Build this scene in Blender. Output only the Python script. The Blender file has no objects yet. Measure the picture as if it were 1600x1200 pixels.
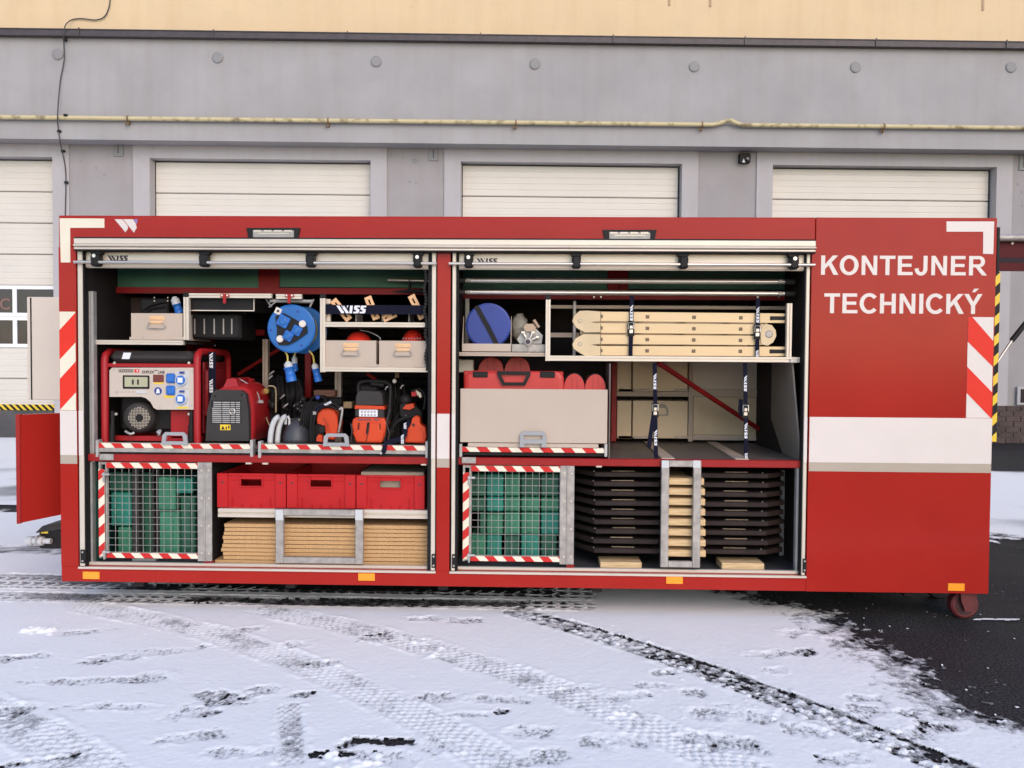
import bpy, math, random
import numpy as np
from mathutils import Vector, Matrix

random.seed(7)
rnd = random.random
scene = bpy.context.scene
COL = scene.collection
R = math.radians

# ------------------------------------------------------------------ camera
FPX = 1300.0
CAM = np.array([2.86961, -4.98983, 1.55446])
_yaw, _pit, _rol = -0.02375781, -0.02902269, 0.00688764
FW = np.array([math.sin(_yaw) * math.cos(_pit), math.cos(_yaw) * math.cos(_pit), math.sin(_pit)])
_r = np.cross(FW, [0, 0, 1]); _r /= np.linalg.norm(_r); _u = np.cross(_r, FW)
RT = _r * math.cos(_rol) + _u * math.sin(_rol)
UP = -_r * math.sin(_rol) + _u * math.cos(_rol)
cam_d = bpy.data.cameras.new('camera')
cam = bpy.data.objects.new('camera', cam_d); COL.objects.link(cam)
cam_d.sensor_width = 36; cam_d.lens = FPX / 1600 * 36; cam_d.clip_end = 500; cam_d.clip_start = 0.05
m = Matrix.Identity(4)
for i in range(3):
    m[i][0] = RT[i]; m[i][1] = UP[i]; m[i][2] = -FW[i]; m[i][3] = CAM[i]
cam.matrix_world = m
scene.camera = cam

# ------------------------------------------------------------------ light
SUN_EL, SUN_ROT = R(32), R(158)
world = bpy.data.worlds.new('World'); scene.world = world; world.use_nodes = True
wn = world.node_tree.nodes; wl = world.node_tree.links
sky = wn.new('ShaderNodeTexSky'); sky.sky_type = 'NISHITA'; sky.sun_disc = False
sky.sun_elevation = SUN_EL; sky.sun_rotation = SUN_ROT; sky.dust_density = 0.8; sky.ozone_density = 1.0
wn['Background'].inputs['Strength'].default_value = 0.15
wl.new(sky.outputs[0], wn['Background'].inputs['Color'])
sd = bpy.data.lights.new('sun', 'SUN'); sd.energy = 0.45; sd.angle = R(40); sd.color = (1.0, 0.68, 0.47)
sun = bpy.data.objects.new('sun', sd); COL.objects.link(sun)
sdir = Vector((math.sin(SUN_ROT) * math.cos(SUN_EL), math.cos(SUN_ROT) * math.cos(SUN_EL), math.sin(SUN_EL)))
sun.rotation_euler = (-sdir).to_track_quat('-Z', 'Y').to_euler()
sun.location = (6, -10, 8)
vs = scene.view_settings
vs.view_transform = 'Standard'; vs.look = 'None'; vs.gamma = 1; vs.use_curve_mapping = False
vs.exposure = 1.0

# ------------------------------------------------------------------ materials
def mat(name, col, rough=0.5, metal=0.0, var=0.08, scale=6.0, bump=0.0, bscale=60.0, coat=0.0, spec=0.5, alpha=1.0,
        col2=None, stretch=None, thr=None, streak=0.0):
    if name in bpy.data.materials: return bpy.data.materials[name]
    M = bpy.data.materials.new(name); M.use_nodes = True
    n = M.node_tree.nodes; l = M.node_tree.links; b = n['Principled BSDF']
    b.inputs['Roughness'].default_value = rough; b.inputs['Metallic'].default_value = metal
    b.inputs['Coat Weight'].default_value = coat; b.inputs['Coat Roughness'].default_value = 0.12
    b.inputs['Specular IOR Level'].default_value = spec
    tc = n.new('ShaderNodeTexCoord'); mp = n.new('ShaderNodeMapping'); l.new(tc.outputs['Object'], mp.inputs[0])
    if stretch: mp.inputs['Scale'].default_value = stretch
    nz = n.new('ShaderNodeTexNoise'); nz.inputs['Scale'].default_value = scale; nz.inputs['Detail'].default_value = 6
    l.new(mp.outputs[0], nz.inputs['Vector'])
    rp = n.new('ShaderNodeValToRGB'); l.new(nz.outputs['Fac'], rp.inputs[0])
    lo = col2 if col2 else tuple(c * (1 - var) for c in col)
    hi = col if col2 else tuple(min(1, c * (1 + var)) for c in col)
    rp.color_ramp.elements[0].position, rp.color_ramp.elements[1].position = thr if thr else (0.3, 0.7)
    rp.color_ramp.elements[0].color = (*lo, 1); rp.color_ramp.elements[1].color = (*hi, 1)
    out = rp.outputs[0]
    if streak > 0:      # weather stains: narrow runs down the wall and fine blotches
        m3 = n.new('ShaderNodeMapping'); l.new(tc.outputs['Object'], m3.inputs[0]); m3.inputs['Scale'].default_value = (5.5, 5.5, 0.35)
        n3 = n.new('ShaderNodeTexNoise'); n3.inputs['Scale'].default_value = 1.0; n3.inputs['Detail'].default_value = 8; l.new(m3.outputs[0], n3.inputs['Vector'])
        r3 = n.new('ShaderNodeValToRGB'); r3.color_ramp.elements[0].position = .30; r3.color_ramp.elements[1].position = .55
        d = 1-streak; r3.color_ramp.elements[0].color = (d*1.0, d*.985, d*.96, 1); r3.color_ramp.elements[1].color = (1, 1, 1, 1); l.new(n3.outputs['Fac'], r3.inputs[0])
        n4 = n.new('ShaderNodeTexNoise'); n4.inputs['Scale'].default_value = 4.0; n4.inputs['Detail'].default_value = 10; n4.inputs['Roughness'].default_value = .7; l.new(tc.outputs['Object'], n4.inputs['Vector'])
        r4 = n.new('ShaderNodeValToRGB'); r4.color_ramp.elements[0].position = .30; r4.color_ramp.elements[1].position = .46
        r4.color_ramp.elements[0].color = (1-streak*1.3,)*3+(1,); r4.color_ramp.elements[1].color = (1, 1, 1, 1); l.new(n4.outputs['Fac'], r4.inputs[0])
        for q in (r3, r4):
            mx = n.new('ShaderNodeMix'); mx.data_type = 'RGBA'; mx.blend_type = 'MULTIPLY'; mx.inputs['Factor'].default_value = 1
            l.new(out, mx.inputs[6]); l.new(q.outputs[0], mx.inputs[7]); out = mx.outputs[2]
    l.new(out, b.inputs['Base Color'])
    if bump > 0:
        n2 = n.new('ShaderNodeTexNoise'); n2.inputs['Scale'].default_value = bscale; n2.inputs['Detail'].default_value = 4
        l.new(mp.outputs[0], n2.inputs['Vector'])
        bp = n.new('ShaderNodeBump'); bp.inputs['Strength'].default_value = bump; bp.inputs['Distance'].default_value = 0.004
        l.new(n2.outputs['Fac'], bp.inputs['Height']); l.new(bp.outputs[0], b.inputs['Normal'])
    if alpha < 1: b.inputs['Alpha'].default_value = alpha
    return M

RED = mat('container_red', (0.36, 0.021, 0.015), 0.16, var=0.05, scale=2.5, coat=0.0, spec=0.15, bump=0.06, bscale=1.6)
REDIN = mat('frame_red', (0.30, 0.014, 0.014), 0.45, spec=0.25, var=0.12)
WHITE = mat('white_vinyl', (0.70, 0.62, 0.575), 0.35, var=0.02)
BEIGE = mat('beige_vinyl', (0.42, 0.35, 0.28), 0.3, var=0.03)
CREAM = mat('cream_tape', (0.78, 0.70, 0.55), 0.4, var=0.04)
TAPERED = mat('red_tape', (0.56, 0.024, 0.022), 0.45, spec=0.25, var=0.05)
FLUO = mat('fluorescent_red', (0.72, 0.035, 0.02), 0.45, spec=0.2, var=0.04)
ALU = mat('anodised_aluminium', (0.66, 0.575, 0.48), 0.4, metal=0.3, var=0.05, scale=14, stretch=(0.3, 1, 1))
ALUD = mat('dull_aluminium', (0.46, 0.44, 0.42), 0.5, metal=0.5, var=0.12, scale=20, bump=0.05)
GALV = mat('galvanised_steel', (0.38, 0.345, 0.315), 0.5, metal=0.35, var=0.22, scale=22)
SHEET = mat('aluminium_sheet', (0.51, 0.41, 0.33), 0.5, metal=0.0, spec=0.25, var=0.03, scale=4)
SILVER = mat('polished_tube', (0.66, 0.60, 0.54), 0.3, metal=0.8, var=0.05)
BLACK = mat('black_plastic', (0.015, 0.0135, 0.0135), 0.55, spec=0.22, var=0.2)
RUBBER = mat('black_rubber', (0.012, 0.011, 0.011), 0.7, spec=0.2, var=0.2)
DARK = mat('dark_lining', (0.028, 0.022, 0.022), 0.75, spec=0.2, var=0.3, scale=3)
DGREY = mat('dark_grey_plastic', (0.040, 0.035, 0.034), 0.55, spec=0.25, var=0.1)
GREY = mat('grey_plastic', (0.33, 0.33, 0.34), 0.45, var=0.05)
LGREY = mat('light_grey_plastic', (0.55, 0.55, 0.55), 0.45, var=0.05)
GREENP = mat('green_panel', (0.06, 0.19, 0.125), 0.55, var=0.2, scale=3)
GREEN1 = mat('green_block', (0.035, 0.18, 0.10), 0.6, var=0.2, scale=9)
GREEN2 = mat('teal_block', (0.016, 0.19, 0.135), 0.55, var=0.15, scale=9)
GREEN3 = mat('dark_green_block', (0.02, 0.10, 0.06), 0.6, var=0.25, scale=9)
BLUE = mat('reel_blue', (0.012, 0.13, 0.42), 0.4, var=0.08)
BLUES = mat('socket_blue', (0.02, 0.14, 0.50), 0.4, var=0.06)
DBLUE = mat('deep_blue', (0.02, 0.045, 0.26), 0.45, var=0.08)
NAVY = mat('navy_webbing', (0.010, 0.010, 0.022), 0.9, spec=0.1, var=0.2, scale=80)
PRINT = mat('white_print', (0.75, 0.75, 0.78), 0.6, var=0.02)
INK = mat('dark_print', (0.04, 0.03, 0.04), 0.5, var=0.05)
ORANGE = mat('tool_orange', (0.60, 0.058, 0.014), 0.38, spec=0.35, var=0.06)
AMBER = mat('amber_lens', (0.95, 0.33, 0.02), 0.3, var=0.03)
CRATE = mat('crate_red', (0.46, 0.014, 0.016), 0.5, spec=0.22, var=0.06)
MACH = mat('machine_red', (0.36, 0.014, 0.018), 0.38, var=0.06, spec=0.3)
CASE = mat('case_red', (0.52, 0.035, 0.03), 0.42, var=0.08)
PANELG = mat('panel_grey', (0.56, 0.47, 0.395), 0.45, var=0.03)
OSB = mat('osb_edge', (0.60, 0.36, 0.165), 0.8, col2=(0.40, 0.225, 0.09), scale=210, stretch=(0.45, 1, 1.0), bump=0.05, bscale=120, thr=(0.34, 0.6))
WOOD = mat('raw_timber', (0.70, 0.50, 0.27), 0.7, col2=(0.50, 0.32, 0.15), scale=16, stretch=(0.5, 1, 5), bump=0.15, bscale=40, thr=(0.3, 0.6))
PLATE = mat('film_faced_plate', (0.026, 0.017, 0.015), 0.5, spec=0.2, var=0.25, scale=12)
GREYF = mat('grey_deck', (0.13, 0.112, 0.098), 0.5, var=0.12, scale=5)
LADDER = mat('ladder_aluminium', (0.74, 0.53, 0.29), 0.45, metal=0.0, var=0.05, scale=5, stretch=(0.3, 1, 3))
YELLOW = mat('yellow_sticker', (0.80, 0.55, 0.03), 0.45, var=0.03)
CABLEY = mat('yellow_cable', (0.62, 0.48, 0.10), 0.5, var=0.05)
LENS = mat('lamp_lens', (0.36, 0.33, 0.30), 0.3, metal=0.0, var=0.1, scale=30)
GLASSD = mat('dark_glass', (0.03, 0.022, 0.025), 0.08, var=0.3, scale=3)
LCD = mat('meter_window', (0.44, 0.42, 0.28), 0.2, var=0.1)
ORB = mat('brass_handle', (0.80, 0.48, 0.24), 0.45, metal=0.0, var=0.1)
BAG = mat('clear_bag', (0.40, 0.37, 0.30), 0.25, var=0.3, scale=30, bump=0.5, bscale=40, alpha=0.55)
# building
PEACH = mat('peach_render', (0.69, 0.52, 0.32), 0.9, var=0.03, scale=1.2, bump=0.1, bscale=120, streak=0.04)
GWALL = mat('grey_render', (0.345, 0.330, 0.330), 0.9, var=0.075, scale=1.1, bump=0.12, bscale=120, streak=0.04)
GTRIM = mat('pale_grey_render', (0.41, 0.385, 0.39), 0.9, var=0.04, scale=1.0, bump=0.08, bscale=120, streak=0.04)
GPIER = mat('pier_grey_render', (0.315, 0.290, 0.288), 0.9, var=0.06, scale=1.5, bump=0.12, bscale=120, streak=0.04)
FLASH = mat('brown_flashing', (0.055, 0.042, 0.045), 0.5, var=0.25, scale=9)
DOORP = mat('cream_door_panel', (0.62, 0.57, 0.50), 0.5, var=0.03, scale=1.5)
DOORW = mat('white_window_frame', (0.78, 0.77, 0.77), 0.5, var=0.02)
VENT = mat('vent_grey', (0.24, 0.235, 0.235), 0.6, var=0.05)
PIPEY = mat('old_yellow_pipe', (0.56, 0.47, 0.27), 0.6, col2=(0.22, 0.17, 0.09), scale=7, thr=(0.30, 0.50))
BRICKM = mat('dark_brick', (0.065, 0.04, 0.033), 0.75, var=0.45, scale=3, bump=0.4)
MORTAR = mat('mortar', (0.16, 0.13, 0.12), 0.9, var=0.1)
CONC = mat('dark_concrete', (0.07, 0.066, 0.066), 0.85, var=0.25, scale=3, bump=0.3)

# ------------------------------------------------------------------ mesh builder
class MB:
    def __init__(s): s.v = []; s.f = []; s.sm = []; s.mi = []; s.m = 0
    def face(s, idx, smooth=False): s.f.append(tuple(idx)); s.sm.append(smooth); s.mi.append(s.m)
    def box(s, x0, x1, y0, y1, z0, z1, b=0.0):
        if x0 > x1: x0, x1 = x1, x0
        if y0 > y1: y0, y1 = y1, y0
        if z0 > z1: z0, z1 = z1, z0
        n = len(s.v)
        if b <= 0:
            for x in (x0, x1):
                for y in (y0, y1):
                    for z in (z0, z1): s.v.append((x, y, z))
            for q in ((0,1,3,2),(4,6,7,5),(0,4,5,1),(2,3,7,6),(0,2,6,4),(1,5,7,3)): s.face([n+i for i in q])
            return
        b = min(b, (x1-x0)*.45, (y1-y0)*.45, (z1-z0)*.45)
        # three vertices at each corner: index corner*3 + axis of the face it lies on
        for ix, x in enumerate((x0, x1)):
            for iy, y in enumerate((y0, y1)):
                for iz, z in enumerate((z0, z1)):
                    dx, dy, dz = (b if ix == 0 else -b), (b if iy == 0 else -b), (b if iz == 0 else -b)
                    s.v += [(x, y+dy, z+dz), (x+dx, y, z+dz), (x+dx, y+dy, z)]
        c = lambda ix, iy, iz, a: n + (ix*4 + iy*2 + iz)*3 + a
        s.face([c(0,0,0,0), c(0,0,1,0), c(0,1,1,0), c(0,1,0,0)]); s.face([c(1,0,0,0), c(1,1,0,0), c(1,1,1,0), c(1,0,1,0)])
        s.face([c(0,0,0,1), c(1,0,0,1), c(1,0,1,1), c(0,0,1,1)]); s.face([c(0,1,0,1), c(0,1,1,1), c(1,1,1,1), c(1,1,0,1)])
        s.face([c(0,0,0,2), c(0,1,0,2), c(1,1,0,2), c(1,0,0,2)]); s.face([c(0,0,1,2), c(1,0,1,2), c(1,1,1,2), c(0,1,1,2)])
        for i in (0, 1):
            for j in (0, 1):
                s.face([c(i,j,0,0), c(i,j,0,1), c(i,j,1,1), c(i,j,1,0)][::1 if i != j else -1])
                s.face([c(i,0,j,0), c(i,0,j,2), c(i,1,j,2), c(i,1,j,0)][::-1 if i != j else 1])
                s.face([c(0,i,j,1), c(0,i,j,2), c(1,i,j,2), c(1,i,j,1)][::1 if i != j else -1])
        for i in (0, 1):
            for j in (0, 1):
                for k in (0, 1):
                    s.face([c(i,j,k,0), c(i,j,k,1), c(i,j,k,2)][::1 if (i+j+k) % 2 else -1])
    def prism(s, poly, y0, y1):           # poly of (x, z), extruded along y
        n = len(s.v); k = len(poly)
        a = sum(poly[i][0]*poly[(i+1) % k][1] - poly[(i+1) % k][0]*poly[i][1] for i in range(k))
        if a < 0: poly = poly[::-1]
        for x, z in poly: s.v.append((x, y0, z))
        for x, z in poly: s.v.append((x, y1, z))
        s.face(range(n, n+k)); s.face(range(n+2*k-1, n+k-1, -1))
        for i in range(k):
            j = (i+1) % k
            s.face([n+j, n+i, n+k+i, n+k+j])
    def hexa(s, p):                        # 8 points: front quad 0-3, back quad 4-7
        n = len(s.v); s.v += [tuple(q) for q in p]
        for q in ((0,1,2,3),(7,6,5,4),(0,4,5,1),(1,5,6,2),(2,6,7,3),(3,7,4,0)): s.face([n+i for i in q])
    def tube(s, pts, r, seg=10, caps=True, closed=False):
        P = [Vector(p) for p in pts]; N = len(P); n0 = len(s.v)
        rs = r if isinstance(r, (list, tuple)) else [r]*N
        ref = None
        for i, p in enumerate(P):
            if closed: t = (P[(i+1) % N] - P[i-1])
            else: t = (P[min(i+1, N-1)] - P[max(i-1, 0)])
            t = t.normalized() if t.length > 1e-9 else Vector((0, 0, 1))
            if ref is None:
                ref = t.orthogonal().normalized()
            ref = (ref - t*ref.dot(t))
            if ref.length < 1e-6: ref = t.orthogonal()
            ref.normalize(); bb = t.cross(ref)
            for k in range(seg):
                a = 2*math.pi*k/seg
                s.v.append(tuple(p + (ref*math.cos(a) + bb*math.sin(a))*rs[i]))
        for i in range(N if closed else N-1):
            j = (i+1) % N
            for k in range(seg):
                q = (k+1) % seg
                s.face([n0+i*seg+k, n0+i*seg+q, n0+j*seg+q, n0+j*seg+k], True)
        if caps and not closed:
            for i, rev in ((0, True), (N-1, False)):
                n = len(s.v); s.v += s.v[n0+i*seg:n0+i*seg+seg]
                idx = list(range(n, n+seg)); s.face(idx[::-1] if rev else idx)
    def cyl(s, p0, p1, r, seg=24, r1=None): s.tube([p0, p1], [r, r if r1 is None else r1], seg)
    def lathe(s, c, prof, seg=32, axis='y'):    # prof: (radius, offset along axis)
        n = len(s.v); k = len(prof)
        for rr, h in prof:
            for q in range(seg):
                a = 2*math.pi*q/seg; u, w = rr*math.cos(a), rr*math.sin(a)
                if axis == 'y': s.v.append((c[0]+u, c[1]+h, c[2]+w))
                elif axis == 'z': s.v.append((c[0]+u, c[1]-w, c[2]+h))
                else: s.v.append((c[0]+h, c[1]+u, c[2]+w))
        for i in range(k-1):
            for q in range(seg):
                w = (q+1) % seg
                s.face([n+i*seg+q, n+i*seg+w, n+(i+1)*seg+w, n+(i+1)*seg+q], False)
        s.face([n+q for q in range(seg)][::-1]); s.face([n+(k-1)*seg+q for q in range(seg)])
    def dome(s, c, rx, ry, rz, seg=20, rings=12, zmin=-1.0):
        n = len(s.v); a0 = math.asin(max(-1, zmin))
        for i in range(rings+1):
            a = a0 + (math.pi/2 - a0)*i/rings
            for q in range(seg):
                b = 2*math.pi*q/seg
                s.v.append((c[0]+rx*math.cos(a)*math.cos(b), c[1]+ry*math.cos(a)*math.sin(b), c[2]+rz*math.sin(a)))
        for i in range(rings):
            for q in range(seg):
                w = (q+1) % seg
                s.face([n+i*seg+q, n+i*seg+w, n+(i+1)*seg+w, n+(i+1)*seg+q], True)
        s.face([n+q for q in range(seg)][::-1])
    def add(s, o, fn=None):
        n = len(s.v); s.v += [fn(p) if fn else p for p in o.v]
        for f, sm in zip(o.f, o.sm): s.f.append(tuple(i+n for i in f)); s.sm.append(sm); s.mi.append(s.m)
    def rotate(s, c, ang, axis='Y', start=0):
        M = Matrix.Rotation(ang, 3, axis); c = Vector(c)
        for i in range(start, len(s.v)): s.v[i] = tuple(M @ (Vector(s.v[i]) - c) + c)
        return s
    def mesh(s, name, mats, off=(0, 0, 0)):
        me = bpy.data.meshes.new(name)
        me.from_pydata([(x-off[0], y-off[1], z-off[2]) for x, y, z in s.v], [], s.f)
        for M in (mats if isinstance(mats, (list, tuple)) else [mats]): me.materials.append(M)
        me.polygons.foreach_set('use_smooth', s.sm)
        me.polygons.foreach_set('material_index', s.mi)
        me.update(); return me

LOC = {}
def thing(name, label, cat, loc, group=None, rotz=0.0):
    o = bpy.data.objects.new(name, None); COL.objects.link(o)
    o.empty_display_size = 0.1
    o.location = loc; o.rotation_euler = (0, 0, rotz); LOC[o.name] = tuple(loc) if rotz == 0 else (0, 0, 0)
    o['label'] = label; o['category'] = cat
    if group: o['group'] = group
    return o
SPLIT = {'end_wall', 'door_seal', 'white_stripe', 'side_sheet', 'floor_runner', 'screw', 'corner_lip', 'handle', 'seam', 'rib', 'vent_louvre',
         'bay_floor', 'lower_back_wall', 'middle_deck', 'spacer', 'corner_post', 'hose', 'fitting_cluster', 'cable', 'clamp', 'print', 'frame_tip', 'reflector', 'gutter_rail',
         'rail_seal', 'yellow_label', 'socket_base', 'screw_row', 'cross_bar', 'thin_hose', 'fuel_line', 'end_sleeve', 'lettering', 'hand_hole_frame', 'side_wall',
         'socket_window', 'inner_post', 'lower_rail', 'door_surround', 'subframe', 'skid_foot', 'wheel_bracket', 'hinge', 'drain_tap', 'hatch_panel', 'carrying_frame', 'window_frame'}
def islands(mb):
    par = list(range(len(mb.v)))
    def find(a):
        while par[a] != a: par[a] = par[par[a]]; a = par[a]
        return a
    # corners that coincide belong together
    seen = {}
    for i, v in enumerate(mb.v):
        k = (round(v[0], 5), round(v[1], 5), round(v[2], 5))
        if k in seen: par[find(i)] = find(seen[k])
        else: seen[k] = i
    for f in mb.f:
        for i in f[1:]: par[find(i)] = find(f[0])
    out = {}
    for f, sm, mi in zip(mb.f, mb.sm, mb.mi): out.setdefault(find(f[0]), []).append((f, sm, mi))
    res = []
    for fs in out.values():
        q = MB(); mp = {}
        for f, sm, mi in fs:
            g_ = []
            for i in f:
                if i not in mp: mp[i] = len(q.v); q.v.append(mb.v[i])
                g_.append(mp[i])
            q.f.append(tuple(g_)); q.sm.append(sm); q.mi.append(mi)
        res.append(q)
    return res
def part(root, name, mb, mats, parent=None, label=None, stuff=False, local=False):
    if name in SPLIT and not stuff:
        L = islands(mb)
        if len(L) > 1:
            o = None
            for q in L:
                c = part1(root, name, q, mats, parent, label, stuff, local); o = o or c
            return o
    return part1(root, name, mb, mats, parent, label, stuff, local)
def part1(root, name, mb, mats, parent=None, label=None, stuff=False, local=False):
    off = (0, 0, 0) if local else LOC[root.name]
    o = bpy.data.objects.new(name, mb.mesh(name, mats, off)); COL.objects.link(o)
    o.parent = parent or root
    if label: o['label'] = label
    if stuff: o['kind'] = 'stuff'
    return o
def solo(name, mb, mats, label, cat, loc, group=None):
    o = bpy.data.objects.new(name, mb.mesh(name, mats, loc)); COL.objects.link(o); o.location = loc
    LOC[o.name] = tuple(loc)
    o['label'] = label; o['category'] = cat
    if group: o['group'] = group
    return o
def structure(name, mb, mats):
    o = bpy.data.objects.new(name, mb.mesh(name, mats)); COL.objects.link(o); o['kind'] = 'structure'; return o
def copy_tree(o, loc=None, parent=None):
    c = o.copy(); COL.objects.link(c)
    if parent: c.parent = parent
    if loc is not None: c.location = loc
    for ch in o.children: copy_tree(ch, None, c)
    return c
ORD = ['first', 'second', 'third', 'fourth', 'fifth', 'sixth', 'seventh', 'eighth', 'ninth', 'tenth', 'eleventh', 'twelfth']

# photograph measurements -> metres on a plane of known distance
class Frame:
    def __init__(s, o=(0, 0, 0), rot=0.0):
        c, q = math.cos(rot), math.sin(rot)
        s.M = np.array([[c, q, 0], [-q, c, 0], [0, 0, 1.0]]); s.o = np.array(o, float); s.C = s.M @ (CAM - s.o)
    def at(s, x, y, Y):
        d = s.M @ (FW*FPX + RT*(x-800) - UP*(y-600)); t = (Y - s.C[1])/d[1]; p = s.C + d*t
        return float(p[0]), float(p[2])
    def k(s, Y): return (Y - s.C[1])/FPX          # metres per pixel
F0 = Frame()
def ground_at(x, y):
    d = FW*FPX + RT*(x-800) - UP*(y-600); t = -CAM[2]/d[2]; p = CAM + d*t
    return float(p[0]), float(p[1])
def P3(x, y, Y, F=F0):
    a, b = F.at(x, y, Y); return (a, Y, b)
def rc(x0, y0, x1, y1, Y, F=F0):      # a measured rectangle, squared up in the scene
    xs = [F.at(x0, (y0+y1)/2, Y)[0], F.at(x1, (y0+y1)/2, Y)[0]]
    zs = [F.at((x0+x1)/2, y1, Y)[1], F.at((x0+x1)/2, y0, Y)[1]]
    return xs[0], xs[1], zs[0], zs[1]
def rect(mb, x0, y0, x1, y1, Y, d, b=0.0, F=F0):
    a = rc(x0, y0, x1, y1, Y, F); mb.box(a[0], a[1], Y, Y+d, a[2], a[3], b); return mb
def R1(x0, y0, x1, y1, Y, d, b=0.0, F=F0): return rect(MB(), x0, y0, x1, y1, Y, d, b, F)
def poly(mb, pts, Y, d, F=F0): mb.prism([F.at(x, y, Y) for x, y in pts], Y, Y+d); return mb
def rod(mb, pts, r, seg=10, F=F0): mb.tube([P3(*p, F) for p in pts], r, seg); return mb
def disc(mb, x, y, Y, rp, d, seg=32, F=F0, b=0.0):
    c = P3(x, y, Y, F); r = rp*F.k(Y)
    if b: mb.lathe(c, [(r-b, 0), (r, b), (r, d-b), (r-b, d)], seg)
    else: mb.cyl((c[0], Y, c[2]), (c[0], Y+d, c[2]), r, seg)
    return mb
def smooth(pts, n=6):       # Catmull-Rom
    P = [Vector(p) for p in pts]; out = []
    for i in range(len(P)-1):
        a, b, c, d = P[max(i-1, 0)], P[i], P[i+1], P[min(i+2, len(P)-1)]
        for k in range(n):
            t = k/n
            out.append(tuple(0.5*((2*b) + (c-a)*t + (2*a-5*b+4*c-d)*t*t + (3*b-a-3*c+d)*t**3)))
    out.append(tuple(P[-1])); return out
def hose(mb, pts, r, seg=8, n=6, F=F0): mb.tube(smooth([P3(*p, F) for p in pts], n), r, seg); return mb

# lettering: the built-in font turned into mesh, as (x, z) outlines with a little depth
_tc = {}
def text_mb(s, weight=0.0, shear=0.0):
    if (s, weight, shear) in _tc: return _tc[(s, weight, shear)]
    c = bpy.data.curves.new('lettering', 'FONT'); c.body = s; c.size = 1; c.offset = weight; c.shear = shear
    c.extrude = 0.02; c.align_x = 'LEFT'; c.resolution_u = 4
    o = bpy.data.objects.new('lettering', c); COL.objects.link(o)
    bpy.context.view_layer.update()
    ev = o.evaluated_get(bpy.context.evaluated_depsgraph_get()); me = ev.to_mesh()
    mb = MB(); mb.v = [(v.co.x, -v.co.z, v.co.y) for v in me.vertices]
    for p in me.polygons: mb.face(p.vertices)
    ev.to_mesh_clear(); bpy.data.objects.remove(o)
    xs = [v[0] for v in mb.v]; zs = [v[2] for v in mb.v]
    x0, x1, z0, z1 = min(xs), max(xs), min(zs), max(zs)
    mb.v = [((x-x0)/(x1-x0), y/0.02, (z-z0)/(z1-z0)) for x, y, z in mb.v]
    _tc[(s, weight, shear)] = mb; return mb
def letter(mb, s, x0, x1, z0, z1, Y, weight=0.02, shear=0.0, d=0.0006):
    t = text_mb(s, weight, shear)
    mb.add(t, lambda p: (x0 + p[0]*(x1-x0), Y + p[1]*d, z0 + p[2]*(z1-z0))); return mb
def wiss(mb, c, w, h, Y, down=False, d=0.0006):   # heavy slanted four-letter maker's mark centred on c=(x,z)
    t = MB()
    for i, px in enumerate((0.0, 0.155)):
        t.prism([(px, 1), (px+0.10, 1), (px+0.26, 0.12), (px+0.26, 0), (px+0.17, 0)], -1, 1)
        t.prism([(px+0.20, 0.62), (px+0.25, 1), (px+0.20, 1)], -1, 1)
    t.prism([(0.46, 1), (0.55, 1), (0.52, 0), (0.43, 0)], -1, 1)
    for px in (0.58, 0.79):
        t.prism([(px+0.04, 1), (px+0.21, 1), (px+0.20, 0.78), (px+0.11, 0.78), (px+0.11, 0.66), (px+0.19, 0.5), (px+0.17, 0.1),
                 (px+0.12, 0), (px-0.02, 0), (px-0.01, 0.22), (px+0.07, 0.22), (px+0.08, 0.38), (px+0.01, 0.5), (px+0.02, 0.9)], -1, 1)
    def f(p):
        a, b = (p[0]-0.5)*w, (p[2]-0.5)*h
        return (c[0]+b, Y+p[1]*d, c[1]-a) if down else (c[0]+a, Y+p[1]*d, c[1]+b)
    mb.add(t, f); return mb
def hazard(mb, x0, x1, z0, z1, Y, d, n, lean=1.0, vertical=False, proud=0.0012):
    """cream backing (slot 0) with n slanted red bars (slot 1) clipped to the band"""
    mb.m = 0; mb.box(x0, x1, Y, Y+d, z0, z1); mb.m = 1
    L = (z1-z0) if vertical else (x1-x0); Wd = (x1-x0) if vertical else (z1-z0); p = L/n
    for i in range(-2, int(n)+3):
        a = i*p; b = a + p*0.5; q = []
        pts = [(a, 0), (b, 0), (b+lean*Wd, Wd), (a+lean*Wd, Wd)]
        def clip(pts, lim, keep_less):
            out = []
            for j in range(len(pts)):
                A, B = pts[j], pts[(j+1) % len(pts)]
                ia, ib = (A[0] <= lim) == keep_less or A[0] == lim, (B[0] <= lim) == keep_less or B[0] == lim
                if ia: out.append(A)
                if ia != ib:
                    t = (lim-A[0])/(B[0]-A[0]); out.append((lim, A[1]+t*(B[1]-A[1])))
            return out
        pts = clip(clip(pts, 0.0, False), L, True)
        if len(pts) < 3 or max(p_[0] for p_ in pts)-min(p_[0] for p_ in pts) < 1e-4: continue
        q = [(x0+w, z0+l) for l, w in pts] if vertical else [(x0+l, z0+w) for l, w in pts]
        mb.prism(q, Y-proud, Y+0.0005)
    mb.m = 0; return mb

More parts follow.
